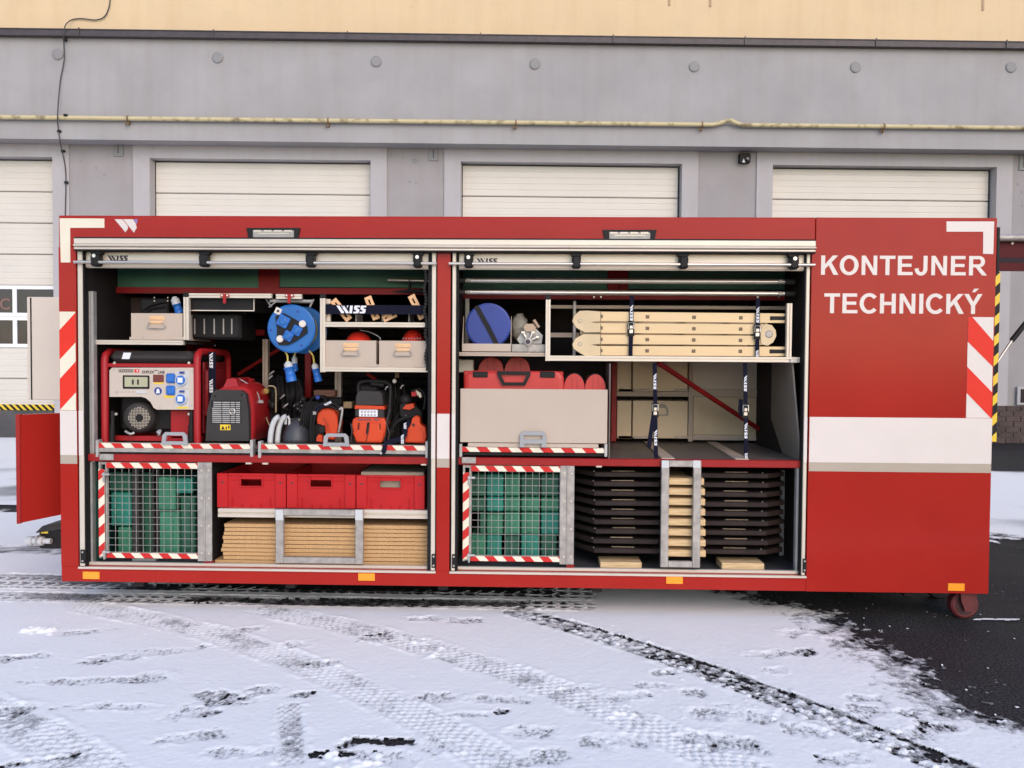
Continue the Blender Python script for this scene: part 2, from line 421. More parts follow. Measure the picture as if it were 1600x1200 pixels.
# ------------------------------------------------------------------ ground and snow
def hash2(ix, iy, s):
    n = (ix.astype(np.int64)*374761393 + iy.astype(np.int64)*668265263 + s*982451653) & 0xffffffff
    n = ((n ^ (n >> 13))*1274126177) & 0xffffffff
    return ((n ^ (n >> 16)) & 0xffff)/65535.0
def vnoise(x, y, s=0):
    ix, iy = np.floor(x), np.floor(y); fx, fy = x-ix, y-iy
    fx = fx*fx*(3-2*fx); fy = fy*fy*(3-2*fy)
    a = hash2(ix, iy, s); b = hash2(ix+1, iy, s); c = hash2(ix, iy+1, s); d = hash2(ix+1, iy+1, s)
    return a+(b-a)*fx+(c-a)*fy+(a-b-c+d)*fx*fy
def fbm(x, y, s=0, o=4):
    r = 0; a = 0.5; t = 0
    for i in range(o): r = r+a*vnoise(x*2**i, y*2**i, s+i); t += a; a *= 0.5
    return r/t

def ground_mat():
    M = bpy.data.materials.new('asphalt'); M.use_nodes = True
    n = M.node_tree.nodes; l = M.node_tree.links; b = n['Principled BSDF']
    tc = n.new('ShaderNodeTexCoord')
    def nz(sc, det, src=tc.outputs['Object']):
        q = n.new('ShaderNodeTexNoise'); q.inputs['Scale'].default_value = sc; q.inputs['Detail'].default_value = det
        l.new(src, q.inputs['Vector']); return q
    def ramp(src, a, b_, p0, p1):
        q = n.new('ShaderNodeValToRGB'); q.color_ramp.elements[0].position = p0; q.color_ramp.elements[1].position = p1
        q.color_ramp.elements[0].color = (*a, 1); q.color_ramp.elements[1].color = (*b_, 1); l.new(src, q.inputs[0]); return q
    n1 = nz(1.1, 5); n2 = nz(70, 6)
    r1 = ramp(n1.outputs['Fac'], (0.012, 0.011, 0.011), (0.034, 0.031, 0.030), 0.35, 0.7)
    r2 = ramp(n2.outputs['Fac'], (0.45, 0.45, 0.45), (2.0, 2.0, 2.05), 0.40, 0.68)
    mx = n.new('ShaderNodeMix'); mx.data_type = 'RGBA'; mx.blend_type = 'MULTIPLY'; mx.inputs['Factor'].default_value = 1
    l.new(r1.outputs[0], mx.inputs[6]); l.new(r2.outputs[0], mx.inputs[7])
    v = n.new('ShaderNodeTexVoronoi'); v.inputs['Scale'].default_value = 15; l.new(tc.outputs['Object'], v.inputs['Vector'])
    r3 = ramp(v.outputs['Distance'], (1, 1, 1), (0, 0, 0), 0.07, 0.14)
    n4 = nz(5, 3); r4 = ramp(n4.outputs['Fac'], (0, 0, 0), (.7, .7, .7), 0.48, 0.75)
    mm = n.new('ShaderNodeMath'); mm.operation = 'MULTIPLY'; l.new(r3.outputs[0], mm.inputs[0]); l.new(r4.outputs[0], mm.inputs[1])
    m2 = n.new('ShaderNodeMix'); m2.data_type = 'RGBA'; l.new(mm.outputs[0], m2.inputs[0]); l.new(mx.outputs[2], m2.inputs[6])
    m2.inputs[7].default_value = (0.5, 0.5, 0.52, 1)
    l.new(m2.outputs[2], b.inputs['Base Color'])
    b.inputs['Specular IOR Level'].default_value = 0.25
    rr = ramp(n1.outputs['Fac'], (0.6,)*3, (0.9,)*3, 0.4, 0.65); l.new(rr.outputs[0], b.inputs['Roughness'])
    bp = n.new('ShaderNodeBump'); bp.inputs['Strength'].default_value = 1.0; bp.inputs['Distance'].default_value = 0.012
    l.new(n2.outputs['Fac'], bp.inputs['Height']); l.new(bp.outputs[0], b.inputs['Normal'])
    return M
def snow_mat():
    M = bpy.data.materials.new('snow'); M.use_nodes = True
    n = M.node_tree.nodes; l = M.node_tree.links; b = n['Principled BSDF']
    tc = n.new('ShaderNodeTexCoord'); at = n.new('ShaderNodeAttribute'); at.attribute_name = 'cover'
    nz = n.new('ShaderNodeTexNoise'); nz.inputs['Scale'].default_value = 130; nz.inputs['Detail'].default_value = 5
    l.new(tc.outputs['Object'], nz.inputs['Vector'])
    ad = n.new('ShaderNodeMath'); ad.operation = 'MULTIPLY_ADD'; l.new(nz.outputs['Fac'], ad.inputs[0]); ad.inputs[1].default_value = 0.9
    l.new(at.outputs['Fac'], ad.inputs[2])
    rp = n.new('ShaderNodeValToRGB'); l.new(ad.outputs[0], rp.inputs[0])
    e = rp.color_ramp.elements; e[0].position = 0.72; e[0].color = (0.035, 0.034, 0.036, 1); e[1].position = 1.12; e[1].color = (0.90, 0.88, 0.85, 1)
    # positions above 1 are clamped, so scale the input instead
    e[0].position = 0.46; e[1].position = 0.92
    sc = n.new('ShaderNodeMath'); sc.operation = 'MULTIPLY'; sc.inputs[1].default_value = 0.72
    l.new(ad.outputs[0], sc.inputs[0]); l.new(sc.outputs[0], rp.inputs[0])
    l.new(rp.outputs[0], b.inputs['Base Color'])
    b.inputs['Roughness'].default_value = 0.75; b.inputs['Specular IOR Level'].default_value = 0.3
    n2 = n.new('ShaderNodeTexNoise'); n2.inputs['Scale'].default_value = 45; n2.inputs['Detail'].default_value = 8
    l.new(tc.outputs['Object'], n2.inputs['Vector'])
    bp = n.new('ShaderNodeBump'); bp.inputs['Strength'].default_value = 0.35; bp.inputs['Distance'].default_value = 0.008
    l.new(n2.outputs['Fac'], bp.inputs['Height']); l.new(bp.outputs[0], b.inputs['Normal'])
    return M

g = MB(); g.v = [(-150, -150, 0), (150, -150, 0), (150, 150, 0), (-150, 150, 0)]; g.face([0, 1, 2, 3])
structure('ground', g, ground_mat())

def seg_coords(X, Y, pl):
    """distance along and across a polyline"""
    best = np.full(X.shape, 1e9); S = np.zeros(X.shape); T = np.zeros(X.shape); acc = 0.0
    N = len(pl)
    for i in range(N-1):
        a, b = np.array(pl[i]), np.array(pl[i+1]); d = b-a; L = np.hypot(*d); d = d/L
        s = (X-a[0])*d[0]+(Y-a[1])*d[1]; t = -(X-a[0])*d[1]+(Y-a[1])*d[0]
        sc = np.clip(s, 0, L); ds = np.hypot(s-sc, t)
        k = ds < best
        best[k] = ds[k]; S[k] = acc+s[k]; T[k] = t[k]; acc += L
    return S, T, best, acc

def make_snow():
    xs = np.concatenate([np.arange(-14, -1.0, 0.09), np.arange(-1.0, 7.2, 0.0075), np.arange(7.2, 17, 0.09)])
    ys = np.concatenate([np.arange(-2.6, 0.9, 0.0095), np.arange(0.9, 3.0, 0.035), np.arange(3.0, 13.6, 0.1)])
    X, Y = np.meshgrid(xs, ys)
    G = ground_at
    n_fine = fbm(X*38, Y*38, 3, 3); n_mid = fbm(X*9, Y*9, 11, 4); n_low = fbm(X*1.3, Y*1.3, 23, 4); n_ff = fbm(X*110, Y*110, 41, 2)
    cov = np.full(X.shape, 1.0)
    H = 0.008 + 0.004*(n_low-0.5) + 0.0022*(n_mid-0.5) + 0.0012*(n_fine-0.5)
    # edge of the cleared tarmac on the right
    bp = [(1150, 928), (1215, 945), (1262, 957), (1305, 985), (1345, 1012), (1400, 1045), (1440, 1072), (1475, 1110), (1530, 1136), (1640, 1160), (1900, 1240)]
    W = np.array([G(*p) for p in bp]); o = np.argsort(W[:, 1])
    xb = np.interp(Y, W[o, 1], W[o, 0], left=9.5, right=W[o, 0][-1])
    # under the body the print of the snow ends a little way in
    xb = np.where(Y > W[o, 1][-1], xb - (Y-W[o, 1][-1])*3.0, xb)
    edge = (xb - X)/0.22 + (n_mid-0.5)*2.4 + (n_fine-0.5)*1.6
    front = np.clip(0.5 + edge*0.5, 0, 1)
    left = np.clip(0.5 + ((0.15 - X)/0.3), 0, 1)
    ytop = 12.3 + (X+8)*(-5.4/17.6)
    H = H + 0.0012*(n_ff-0.5)
    back = np.clip(0.5 + (Y-2.45 + (n_mid-0.5)*0.8)/0.25, 0, 1)*np.clip(0.5 + (ytop-Y+(n_low-0.5)*1.5)/0.5, 0, 1)
    cov = np.where(Y < 1.4, front, np.maximum(left*np.clip(0.5+(ytop-Y)/0.4, 0, 1), back))
    # the far yard is patchy
    cov = np.where(Y > 2.0, cov*np.clip(1.05-1.0*np.clip(n_low-0.52, 0, 1)*2, 0.4, 1), cov)
    # dark wheel tracks running beneath the body
    def track(pxs, w, c, depth, pitch=0.05, kind='lug', fade=None, world=None):
        nonlocal cov, H
        pl = world if world else [G(*p) for p in pxs]
        x0 = min(p[0] for p in pl)-w-.1; x1 = max(p[0] for p in pl)+w+.1; y0 = min(p[1] for p in pl)-w-.1; y1 = max(p[1] for p in pl)+w+.1
        ii = np.where((ys > y0) & (ys < y1))[0]; jj = np.where((xs > x0) & (xs < x1))[0]
        if len(ii) == 0 or len(jj) == 0: return
        sl = (slice(ii[0], ii[-1]+1), slice(jj[0], jj[-1]+1))
        S, T, D, L = seg_coords(X[sl], Y[sl], pl)
        nf, nm = n_fine[sl], n_mid[sl]
        hw = w/2
        inside = np.clip((hw - np.abs(T) + (nm-0.5)*0.03)/0.018, 0, 1)*((S > -0.02) & (S < L+0.02))
        u = T/hw
        if kind == 'lug':
            a = np.sin(2*np.pi*(S + 0.022*np.sign(np.sin(u*9.0)) + 0.012*(nm-.5))/pitch + 5*(vnoise(S*6, T*9, 55)-.5))*np.cos(u*3.5*np.pi+2.6*(vnoise(S*11, T*12, 56)-.5))*np.clip(0.3+(nm-.3)*2.6, .1, 1)
            tread = a*0.5+0.5
            dark = c + 0.50*(tread-0.5)
        elif kind == 'chev':
            q = (S - 0.045*(1-np.abs(((u*1.5) % 1.0)*2-1)))/pitch
            line = np.abs((q % 1.0)-0.5)*2
            tread = np.clip((line-0.66)/0.14, 0, 1)
            rib = np.clip((np.abs(((u*1.5) % 1.0)*2-1)-0.76)/0.14, 0, 1)
            tread = np.maximum(tread, rib)
            dark = c + 0.85*tread*np.clip((vnoise(S*2.2, T*9, 77)-0.22)*3, 0, 1)
        else:
            tread = nf; dark = c + 0.6*(nf-0.5)
        kn = 0.45 if kind == 'chev' else 1.0
        dark = dark + kn*((nm-0.5)*0.75 + (nf-0.5)*0.5 + (n_ff[sl]-0.5)*0.45)
        if fade is not None: dark = dark + (1-dark)*np.clip(fade(X[sl], Y[sl]), 0, 1)
        cov[sl] = cov[sl]*(1-inside) + np.minimum(cov[sl], np.clip(dark, 0, 1))*inside
        hh = 0.003 + 0.7*depth*tread
        H[sl] = H[sl]*(1-inside) + hh*inside
        rim = np.exp(-((np.abs(T)-hw-0.012)/0.014)**2)*((S > 0) & (S < L))
        H[sl] += rim*0.0045*np.clip((nm-0.35)*3 + (nf-0.5)*2, 0, 1.6)
    xl, xr = G(-250, 916)[0], G(925, 921)[0]
    yA = 0.5*(G(100, 914)[1]+G(800, 918)[1]); 
    fade_l = lambda x, y: np.clip((0.55-x)*0.28, 0, 0.42) + np.clip((x-xr+.25)/.25, 0, 1)*.5*(.2+1.1*vnoise(x*14, y*22, 91))
    track(None, 0.36, 0.08, 0.008, 0.085, 'chev', fade_l, world=[(-6, 0.66), (2.0, 0.60), (xr, 0.56)])
    track(None, 0.21, 0.20, 0.008, 0.085, 'chev', fade_l, world=[(-6, 0.275), (0.0, 0.25), (2.0, 0.235), (xr-.02, 0.225)])
    track(None, 0.34, 0.06, 0.006, 0.11, 'mush', None, world=[(-14, 3.6), (-1.5, 3.25), (0.2, 3.2)])
    track(None, 0.30, 0.45, 0.006, 0.11, 'lug', None, world=[(-14, 1.7), (-1.5, 1.55), (0.2, 1.5)])
    # wandering tracks in the foreground
    track([(128, 949), (230, 968), (333, 992), (440, 1028), (533, 1066), (633, 1113), (700, 1148), (790, 1202), (900, 1290)], 0.205, 0.84, 0.012, 0.046)
    track([(405, 953), (533, 979), (633, 1004), (800, 1055), (966, 1120), (1066, 1163), (1180, 1215), (1300, 1290)], 0.215, 0.80, 0.012, 0.048)
    track([(800, 955), (860, 973), (933, 994), (1066, 1038), (1199, 1089), (1333, 1141), (1480, 1199), (1600, 1250)], 0.20, 0.47, 0.012, 0.05, 'mush')
    track([(840, 962), (933, 985), (1066, 1026), (1199, 1074), (1333, 1124), (1490, 1190), (1620, 1245)], 0.05, 0.22, 0.012, 0.05, 'mush')
    track([(-150, 1050), (0, 1122), (60, 1150), (110, 1180), (170, 1225), (260, 1300)], 0.23, 0.78, 0.012, 0.055)
    track([(452, 1105), (455, 1145), (458, 1195)], 0.12, 0.70, 0.009, 0.05)
    # boot prints and scuffs: (px, py, length m, width m, angle, cover)
    prints = [(1245, 990, .26, .10, 10, .55), (1299, 1002, .14, .07, 0, .25), (1200, 1024, .26, .09, 10, .55), (1255, 1022, .16, .09, 25, .2),
              (1209, 1050, .15, .09, 20, .7), (1434, 1070, .10, .08, 0, .35), (1359, 1115, .24, .10, 5, .62), (1417, 1117, .13, .09, -10, .2),
              (1463, 1140, .24, .09, -5, .2), (1349, 1093, .2, .06, 5, .7), (1435, 1150, .2, .1, 8, .6), (593, 1161, .34, .075, -4, .0), (540, 1165, .10, .07, 0, .05),
              (783, 1115, .09, .045, 10, .1), (740, 1119, .22, .05, 5, .55), (823, 1147, .26, .10, 6, .55), (1036, 1053, .17, .07, 12, .15), (980, 1090, .25, .10, 15, .6),
              (1012, 1088, .05, .05, 20, .05), (726, 972, .24, .10, 20, .45), (590, 1000, .24, .12, 25, .25), (660, 969, .22, .09, 10, .6), (683, 1094, .22, .10, 10, .6),
              (775, 1096, .30, .08, 0, .62), (393, 986, .20, .09, 30, .3), (183, 1030, .34, .10, 15, .55), (250, 1022, .3, .1, 14, .6), (353, 1094, .30, .13, 10, .35),
              (410, 1082, .20, .11, 12, .35), (470, 1088, .12, .06, 5, .1), (150, 1066, .62, .07, 8, .55), (180, 1108, .42, .07, 2, .55), (293, 1117, .24, .10, 12, .7),
              (325, 1118, .10, .04, 25, .3), (12, 1112, .24, .12, 25, .2), (52, 1194, .30, .07, 25, .03), (517, 1183, .20, .06, 8, .0), (30, 1030, .34, .08, 14, .5),
              (322, 1012, .1, .05, 0, .5), (464, 1010, .2, .1, 8, .55), (300, 1155, .32, .08, 20, .55), (370, 1180, .30, .08, 5, .55), (505, 1040, .2, .1, 10, .35),
              (960, 1160, .3, .1, 5, .7), (1100, 1120, .24, .12, -20, .6), (1170, 1120, .28, .12, -20, .55), (1140, 1165, .3, .14, -20, .6), (1090, 1155, .22, .1, 0, .6),
              (1020, 1075, .2, .08, 5, .5), (905, 1078, .22, .08, 8, .55), (1260, 1145, .2, .1, 0, .65), (1080, 1085, .14, .07, 0, .55), (600, 1190, .3, .12, 4, .6),
              (690, 1170, .2, .1, 0, .75), (130, 990, .28, .06, 18, .75), (1320, 1190, .22, .1, 10, .6), (850, 1185, .2, .1, 5, .75), (240, 1060, .2, .1, 10, .6)]
    for (px, py, L, Wd, ang, c) in prints:
        Wd *= 1.55 if c > .03 else 1.25
        gx, gy = G(px, py); a = R(ang)
        ii = np.where(abs(ys-gy) < 0.45)[0]; jj = np.where(abs(xs-gx) < 0.5)[0]
        if len(ii) == 0: continue
        sl = (slice(ii[0], ii[-1]+1), slice(jj[0], jj[-1]+1))
        dx, dy = X[sl]-gx, Y[sl]-gy; s = dx*math.cos(a)+dy*math.sin(a); t = -dx*math.sin(a)+dy*math.cos(a)
        waist = 1-0.25*np.exp(-((s/L-0.05)/0.12)**2)
        rr = np.sqrt((s/(L/2))**2 + (t/(Wd/2*waist))**2) + (n_mid[sl]-0.5)*1.3 + (n_fine[sl]-.5)*0.7
        ins = np.clip((1.0-rr)/0.4, 0, 1)
        sole = np.sin(s*2*np.pi/0.026+np.sin(t*60)+n_mid[sl]*9)*0.5+0.5
        val = (0.02 if c < .03 else 0.42) + c*0.52 + (n_mid[sl]-0.5)*0.6 + (n_fine[sl]-0.5)*0.7 + (n_ff[sl]-0.5)*0.9 + 0.22*(sole-0.5)
        cov[sl] = cov[sl]*(1-ins) + np.minimum(cov[sl], np.clip(val, 0, 1))*ins
        H[sl] = H[sl]*(1-ins) + (0.0035+0.0025*sole)*ins
        H[sl] += np.exp(-((rr-1.16)/0.10)**2)*0.003*np.clip((n_mid[sl]-.4)*4, 0, 1.5)
    # kicked-up clumps
    rg = np.random.RandomState(5)
    cl = [(40+rg.rand()*40, 985+rg.rand()*9, .02+rg.rand()*.035) for _ in range(14)]
    cl += [(640+rg.rand()*60, 1000+rg.rand()*30, .012+rg.rand()*.02) for _ in range(14)]
    cl += [(930+rg.rand()*60, 1105+rg.rand()*20, .01+rg.rand()*.022) for _ in range(16)]
    cl += [(500+rg.rand()*90, 1180+rg.rand()*30, .012+rg.rand()*.028) for _ in range(26)]
    cl += [(rg.rand()*1250, 965+rg.rand()*235, .006+rg.rand()*.012) for _ in range(240)]
    cl += [(880+i*600+rg.randn()*25, 975+i*235+rg.randn()*6, .007+rg.rand()*.016) for i in rg.rand(150)]
    cl += [(1320+rg.rand()*280, 940+rg.rand()*215, .005+rg.rand()**3*.012) for _ in range(220)]
    for px, py, r in cl:
        gx, gy = G(px, py)
        ii = np.where(abs(ys-gy) < r*1.6)[0]; jj = np.where(abs(xs-gx) < r*1.6)[0]
        if len(ii) == 0 or len(jj) == 0: continue
        sl = (slice(ii[0], ii[-1]+1), slice(jj[0], jj[-1]+1))
        d2 = ((X[sl]-gx)**2+((Y[sl]-gy)*1.2)**2)/(r*r)*(0.7+0.6*n_fine[sl])
        r = r*.72; d2 = d2*1.6*(0.55+0.9*n_ff[sl]); bmp = np.clip(1-d2, 0, 1)**.6
        H[sl] = np.maximum(H[sl], 0.004+bmp*r*0.7*(0.35+0.8*n_fine[sl]+.4*n_ff[sl])); cov[sl] = np.where(bmp > 0.15, np.maximum(cov[sl], 0.95), cov[sl])
    cl = [(1524+rg.rand()*64, 970.5-rg.rand()*1.5, .008+rg.rand()*.010) for _ in range(30)]
    for px, py, r in cl:
        gx, gy = G(px, py); ii = np.where(abs(ys-gy) < r*1.6)[0]; jj = np.where(abs(xs-gx) < r*2.2)[0]; sl = (slice(ii[0], ii[-1]+1), slice(jj[0], jj[-1]+1))
        ins = ((X[sl]-gx)/(r*2))**2+((Y[sl]-gy)/r)**2 < .8+.5*n_fine[sl]; cov[sl] = np.where(ins, .9, cov[sl]); H[sl] = np.where(ins, .006, H[sl])
    cov = np.clip(cov, 0, 1)
    Z = 0.0025 + H*np.clip((cov-0.12)*1.7, 0.06, 1)
    keep_v = cov > 0.13
    ny, nx = X.shape
    idx = np.arange(ny*nx).reshape(ny, nx)
    k = (keep_v[:-1, :-1] & keep_v[1:, :-1] & keep_v[:-1, 1:] & keep_v[1:, 1:])
    quads = np.stack([idx[:-1, :-1][k], idx[:-1, 1:][k], idx[1:, 1:][k], idx[1:, :-1][k]], 1)
    used = np.unique(quads); remap = np.full(ny*nx, -1); remap[used] = np.arange(len(used)); quads = remap[quads]
    co = np.stack([X.ravel()[used], Y.ravel()[used], Z.ravel()[used]], 1).astype(np.float32)
    me = bpy.data.meshes.new('snow'); me.vertices.add(len(co)); me.vertices.foreach_set('co', co.ravel())
    nq = len(quads); me.loops.add(nq*4); me.loops.foreach_set('vertex_index', quads.ravel().astype(np.int32))
    me.polygons.add(nq); me.polygons.foreach_set('loop_start', (np.arange(nq)*4).astype(np.int32)); me.polygons.foreach_set('loop_total', np.full(nq, 4, np.int32))
    me.polygons.foreach_set('use_smooth', np.ones(nq, bool))
    at = me.attributes.new('cover', 'FLOAT', 'POINT'); at.data.foreach_set('value', cov.ravel()[used].astype(np.float32))
    me.update(); me.validate()
    me.materials.append(snow_mat())
    o = bpy.data.objects.new('snow', me); COL.objects.link(o); o['kind'] = 'structure'
make_snow()

# ------------------------------------------------------------------ fire station behind
BROT = R(2.3); BO = (2.8, 11.0, 0.0)
FB = Frame(BO, BROT)
def tw(mb):
    c, s = math.cos(BROT), math.sin(BROT)
    mb.v = [(BO[0]+x*c-y*s, BO[1]+x*s+y*c, z+BO[2]) for x, y, z in mb.v]; return mb
def bz(y, Y, x=800): return FB.at(x, y, Y)[1]
def bx(x, y, Y): return FB.at(x, y, Y)[0]

st = thing('fire_station', 'pale peach and grey rendered station building with roller doors behind the red container', 'building', BO, rotz=BROT)
UL, UR = -14.0, 17.0
z_over = bz(226, -0.32); z_corn0 = bz(68, -0.34); z_corn1 = bz(57, -0.34)
DV = 0.22                                          # doors stand back from the surrounds
z_door = 0.5*(FB.at(411, 253, DV)[1]+FB.at(1374, 266.5, DV)[1])
z_base = FB.at(40, 640, DV)[1]
doors = []
for a, b in ((243, 580), (722, 1060), (1203, 1545)): doors.append((bx(a, 300, DV), bx(b, 300, DV)))
pitch_d = (doors[2][0]-doors[0][0])/2
doors = [(bx(90, 300, DV)-4.2, bx(90, 300, DV))] + doors
doors += [(doors[3][0]+pitch_d, doors[3][1]+pitch_d)]
doors = [(doors[0][0]-pitch_d, doors[0][1]-pitch_d)] + doors
p = MB(); p.box(UL, UR, -0.27, 9, z_corn1, 11.5); part(st, 'upper_wall', p, PEACH, local=True)
p = MB(); p.box(UL-.3, UR+.3, -0.7, 9.4, 11.5, 11.75); part(st, 'roof', p, FLASH, local=True)
p = MB(); p.box(UL, UR, -0.32, 9, z_over+0.42, z_corn0); part(st, 'grey_band', p, GWALL, local=True)
p = MB(); p.box(UL, UR, -0.35, 9, z_over, z_over+0.42); part(st, 'overhang', p, GWALL, local=True)
p = MB(); p.box(UL, UR, -0.44, -0.2, z_corn0, z_corn1-0.02)
p.hexa([(UL, -0.455, z_corn1-.02), (UR, -0.455, z_corn1-.02), (UR, -0.455, z_corn1-.005), (UL, -0.455, z_corn1-.005), (UL, -0.2, z_corn1-.02), (UR, -0.2, z_corn1-.02), (UR, -0.2, z_corn1+.05), (UL, -0.2, z_corn1+.05)])
part(st, 'flashing', p, FLASH, local=True)
k = UL+.8
while k < UR:      # lapped joints of the flashing
    q = MB(); q.box(k, k+0.02, -0.462, -0.44, z_corn0-.006, z_corn1+.015); part(st, 'flashing_joint', q, FLASH, local=True); k += 2.45
# piers, surrounds, doors
edges = [UL]
for a, b in doors: edges += [a, b]
edges += [UR]
for i in range(0, len(edges), 2):
    a, b = edges[i], edges[i+1]
    p = MB(); s = 0.33
    p.box(a+(s if i else 0), b-(s if i+2 < len(edges) else 0), 0.03, 0.5, 0, z_over); part(st, 'pier', p, GPIER, local=True)
for a, b in doors:
    p = MB(); p.box(a-.33, a-.02, 0, 0.5, 0, z_over); p.box(b+.02, b+.33, 0, 0.5, 0, z_over); p.box(a-.02, b+.02, 0, 0.5, z_door+.02, z_over)
    p.hexa([(a-.02, 0, 0), (a, DV, 0), (a, DV, z_door), (a-.02, 0, z_door+.02), (a-.021, .4, 0), (a-.0205, .4, 0), (a-.0205, .4, z_door), (a-.021, .4, z_door)])
    part(st, 'door_surround', p, GTRIM, local=True)
    dr = MB(); dr.box(a+.02, b-.02, DV+.05, DV+.09, z_base, z_door); d = part(st, 'garage_door', dr, DOORP, local=True)
    n = 8; ph = (z_door-z_base)/n
    wins = (4, 5)
    for j in range(n):
        z1 = z_door - j*ph; z0 = z1-ph+0.0035
        if j in (4, 5):
            # the window section: frame and panes
            fr = MB(); m_ = (b-a)/5
            fr.box(a+.012, b-.012, DV, DV+.04, z1-.07, z1); fr.box(a+.012, b-.012, DV, DV+.04, z0, z0+.07)
            zc = (z0+z1)/2; 
            for q in range(6):
                c = a+q*m_; fr.box(max(a+.012, c-.04), min(b-.012, c+.04), DV+.001, DV+.04, z0+.07, z1-.07)
            part(st, 'window_frame', fr, DOORW, parent=d, local=True)
            for q in range(5):
                gl = MB(); gl.box(a+q*m_+.04, a+(q+1)*m_-.04, DV+.02, DV+.03, z0+.07, z1-.07); part(st, 'window_pane', gl, GLASSD, parent=d, local=True)
            continue
        q = MB(); rib = 5; rh = (z1-z0)/rib
        prof = []
        for t in range(rib):
            prof += [(DV+(.012 if t == 0 else .005), z0+t*rh+.003), (DV, z0+t*rh+.02), (DV, z0+(t+1)*rh-.010)]
        nv = len(q.v)
        for xx in (a+.012, b-.012):
            q.v += [(xx, yy, zz) for yy, zz in prof]
        kq = len(prof)
        for t in range(kq-1): q.face([nv+t, nv+kq+t, nv+kq+t+1, nv+t+1])
        part(st, 'door_panel', q, DOORP, parent=d, local=True)
    q = MB(); q.box(b-.014, b-.001, DV-.01, DV+.03, z_base, z_door); q.box(a+.001, a+.012, DV-.01, DV+.03, z_base, z_door); part(st, 'door_seal', q, RUBBER, parent=d, local=True)
    q = MB(); hazard(q, a, b, z_base-.01, z_base+.10, DV-.012, .02, 34, -1.0)
    part(st, 'warning_strip', q, [YELLOW, BLACK], parent=d, local=True)
    q = MB(); q.box(a-.0, b+.0, -0.02, 0.5, 0, z_base-.015); part(st, 'threshold', q, CONC, local=True)
# letters on the leftmost visible window band
# place them on the glass of the door at the left edge of the picture
q = MB(); za, zb_ = bz(486, DV), bz(464, DV)
letter(q, 'IC', bx(-6, 475, DV), bx(15.5, 475, DV), FB.at(8, 484, DV)[1], FB.at(8, 466, DV)[1], DV+.012, 0.02)
ob = part(st, 'window_lettering', q, mat('lettering_pale_red', (0.20, 0.10, 0.085), 0.5), local=True)
# brick plinth at the right end
xb0, xb1 = bx(1548, 660, -.02), bx(1548, 660, -.02)+2.6
zb1 = FB.at(1580, 634, -.02)[1]
p = MB(); p.box(xb0, xb1, -0.012, 0.2, 0, zb1); part(st, 'brick_plinth', p, MORTAR, local=True)
bh = 0.098; rows = int(zb1/bh+.5); bh = zb1/rows
proto = None
for r_ in range(rows):
    xx = xb0 - (0.14 if r_ % 2 else 0)
    while xx < xb1-.05:
        a, b = max(xx, xb0)+.006, min(xx+.285, xb1)-.006
        if b-a > .03:
            q = MB(); q.box(a, b, -.03-rnd()*.006, 0.0, r_*bh+.006, (r_+1)*bh-.006, .004); part(st, 'brick', q, BRICKM, local=True)
        xx += .29
# small vent hole above the plinth
q = MB(); w = rc(1589, 604, 1612, 634, -0.02, FB)
q.box(w[0], w[1], -.035, 0.0, w[2]+.02, w[3]); q.m = 1; q.box(w[0]+.06, w[1]-.06, -.038, -.03, w[2]+.06, w[3]-.05); part(st, 'wall_vent', q, [GTRIM, GLASSD], local=True)
for x, y in ((90, 85), (340, 90), (588, 96), (836, 100), (1085, 104), (1337, 105), (1580, 105)):
    q = MB(); c = FB.at(x, y, -.33); q.lathe((c[0], -.345, c[1]), [(.085, 0), (.1, .008), (.1, .03)], 28); part(st, 'vent_cover', q, VENT, local=True)
for x0, y0, x1, y1 in ((177, 221, 192, 244), (670, 231, 684, 251), (1593, 240, 1607, 266)):
    q = MB(); rect(q, x0, y0, x1, y1, 0.005, .03, .004, FB); pl_ = part(st, 'number_plate_holder', q, VENT, local=True)
    w = rc(x0, y0, x1, y1, 0.003, FB); q = MB(); cx_ = (w[0]+w[1])/2
    q.box(cx_-.006, cx_+.006, .001, .006, w[2]+.05, w[3]-.04); part(st, 'slot', q, BLACK, parent=pl_, local=True)
# stains of older render and drill holes on the piers
for x, y, r in ((648, 252, 9), (630, 246, 3), (611, 242, 3), (640, 284, 4), (650, 286, 4), (163, 273, 4), (126, 252, 4), (150, 262, 3), (1590, 288, 5), (1596, 300, 5), (1597, 322, 4)):
    q = MB(); c = FB.at(x, y, .028); q.lathe((c[0], .0275, c[1]), [(r*.012*.55, 0), (r*.012*.55, .003)], 9); part(st, 'patched_hole', q, mat('patch', (0.25, 0.24, 0.25), 0.9), local=True)
for x, y in ((1046, 4), (1110, 6), (1336+200, 12)):
    q = MB(); c = FB.at(x, y, -.28); q.box(c[0]-.02, c[0]+.02, -.285, -.26, c[1]-.05, c[1]+.3); part(st, 'rust_streak', q, mat('rusty_stain', (0.45, 0.31, 0.2), 0.9), local=True)

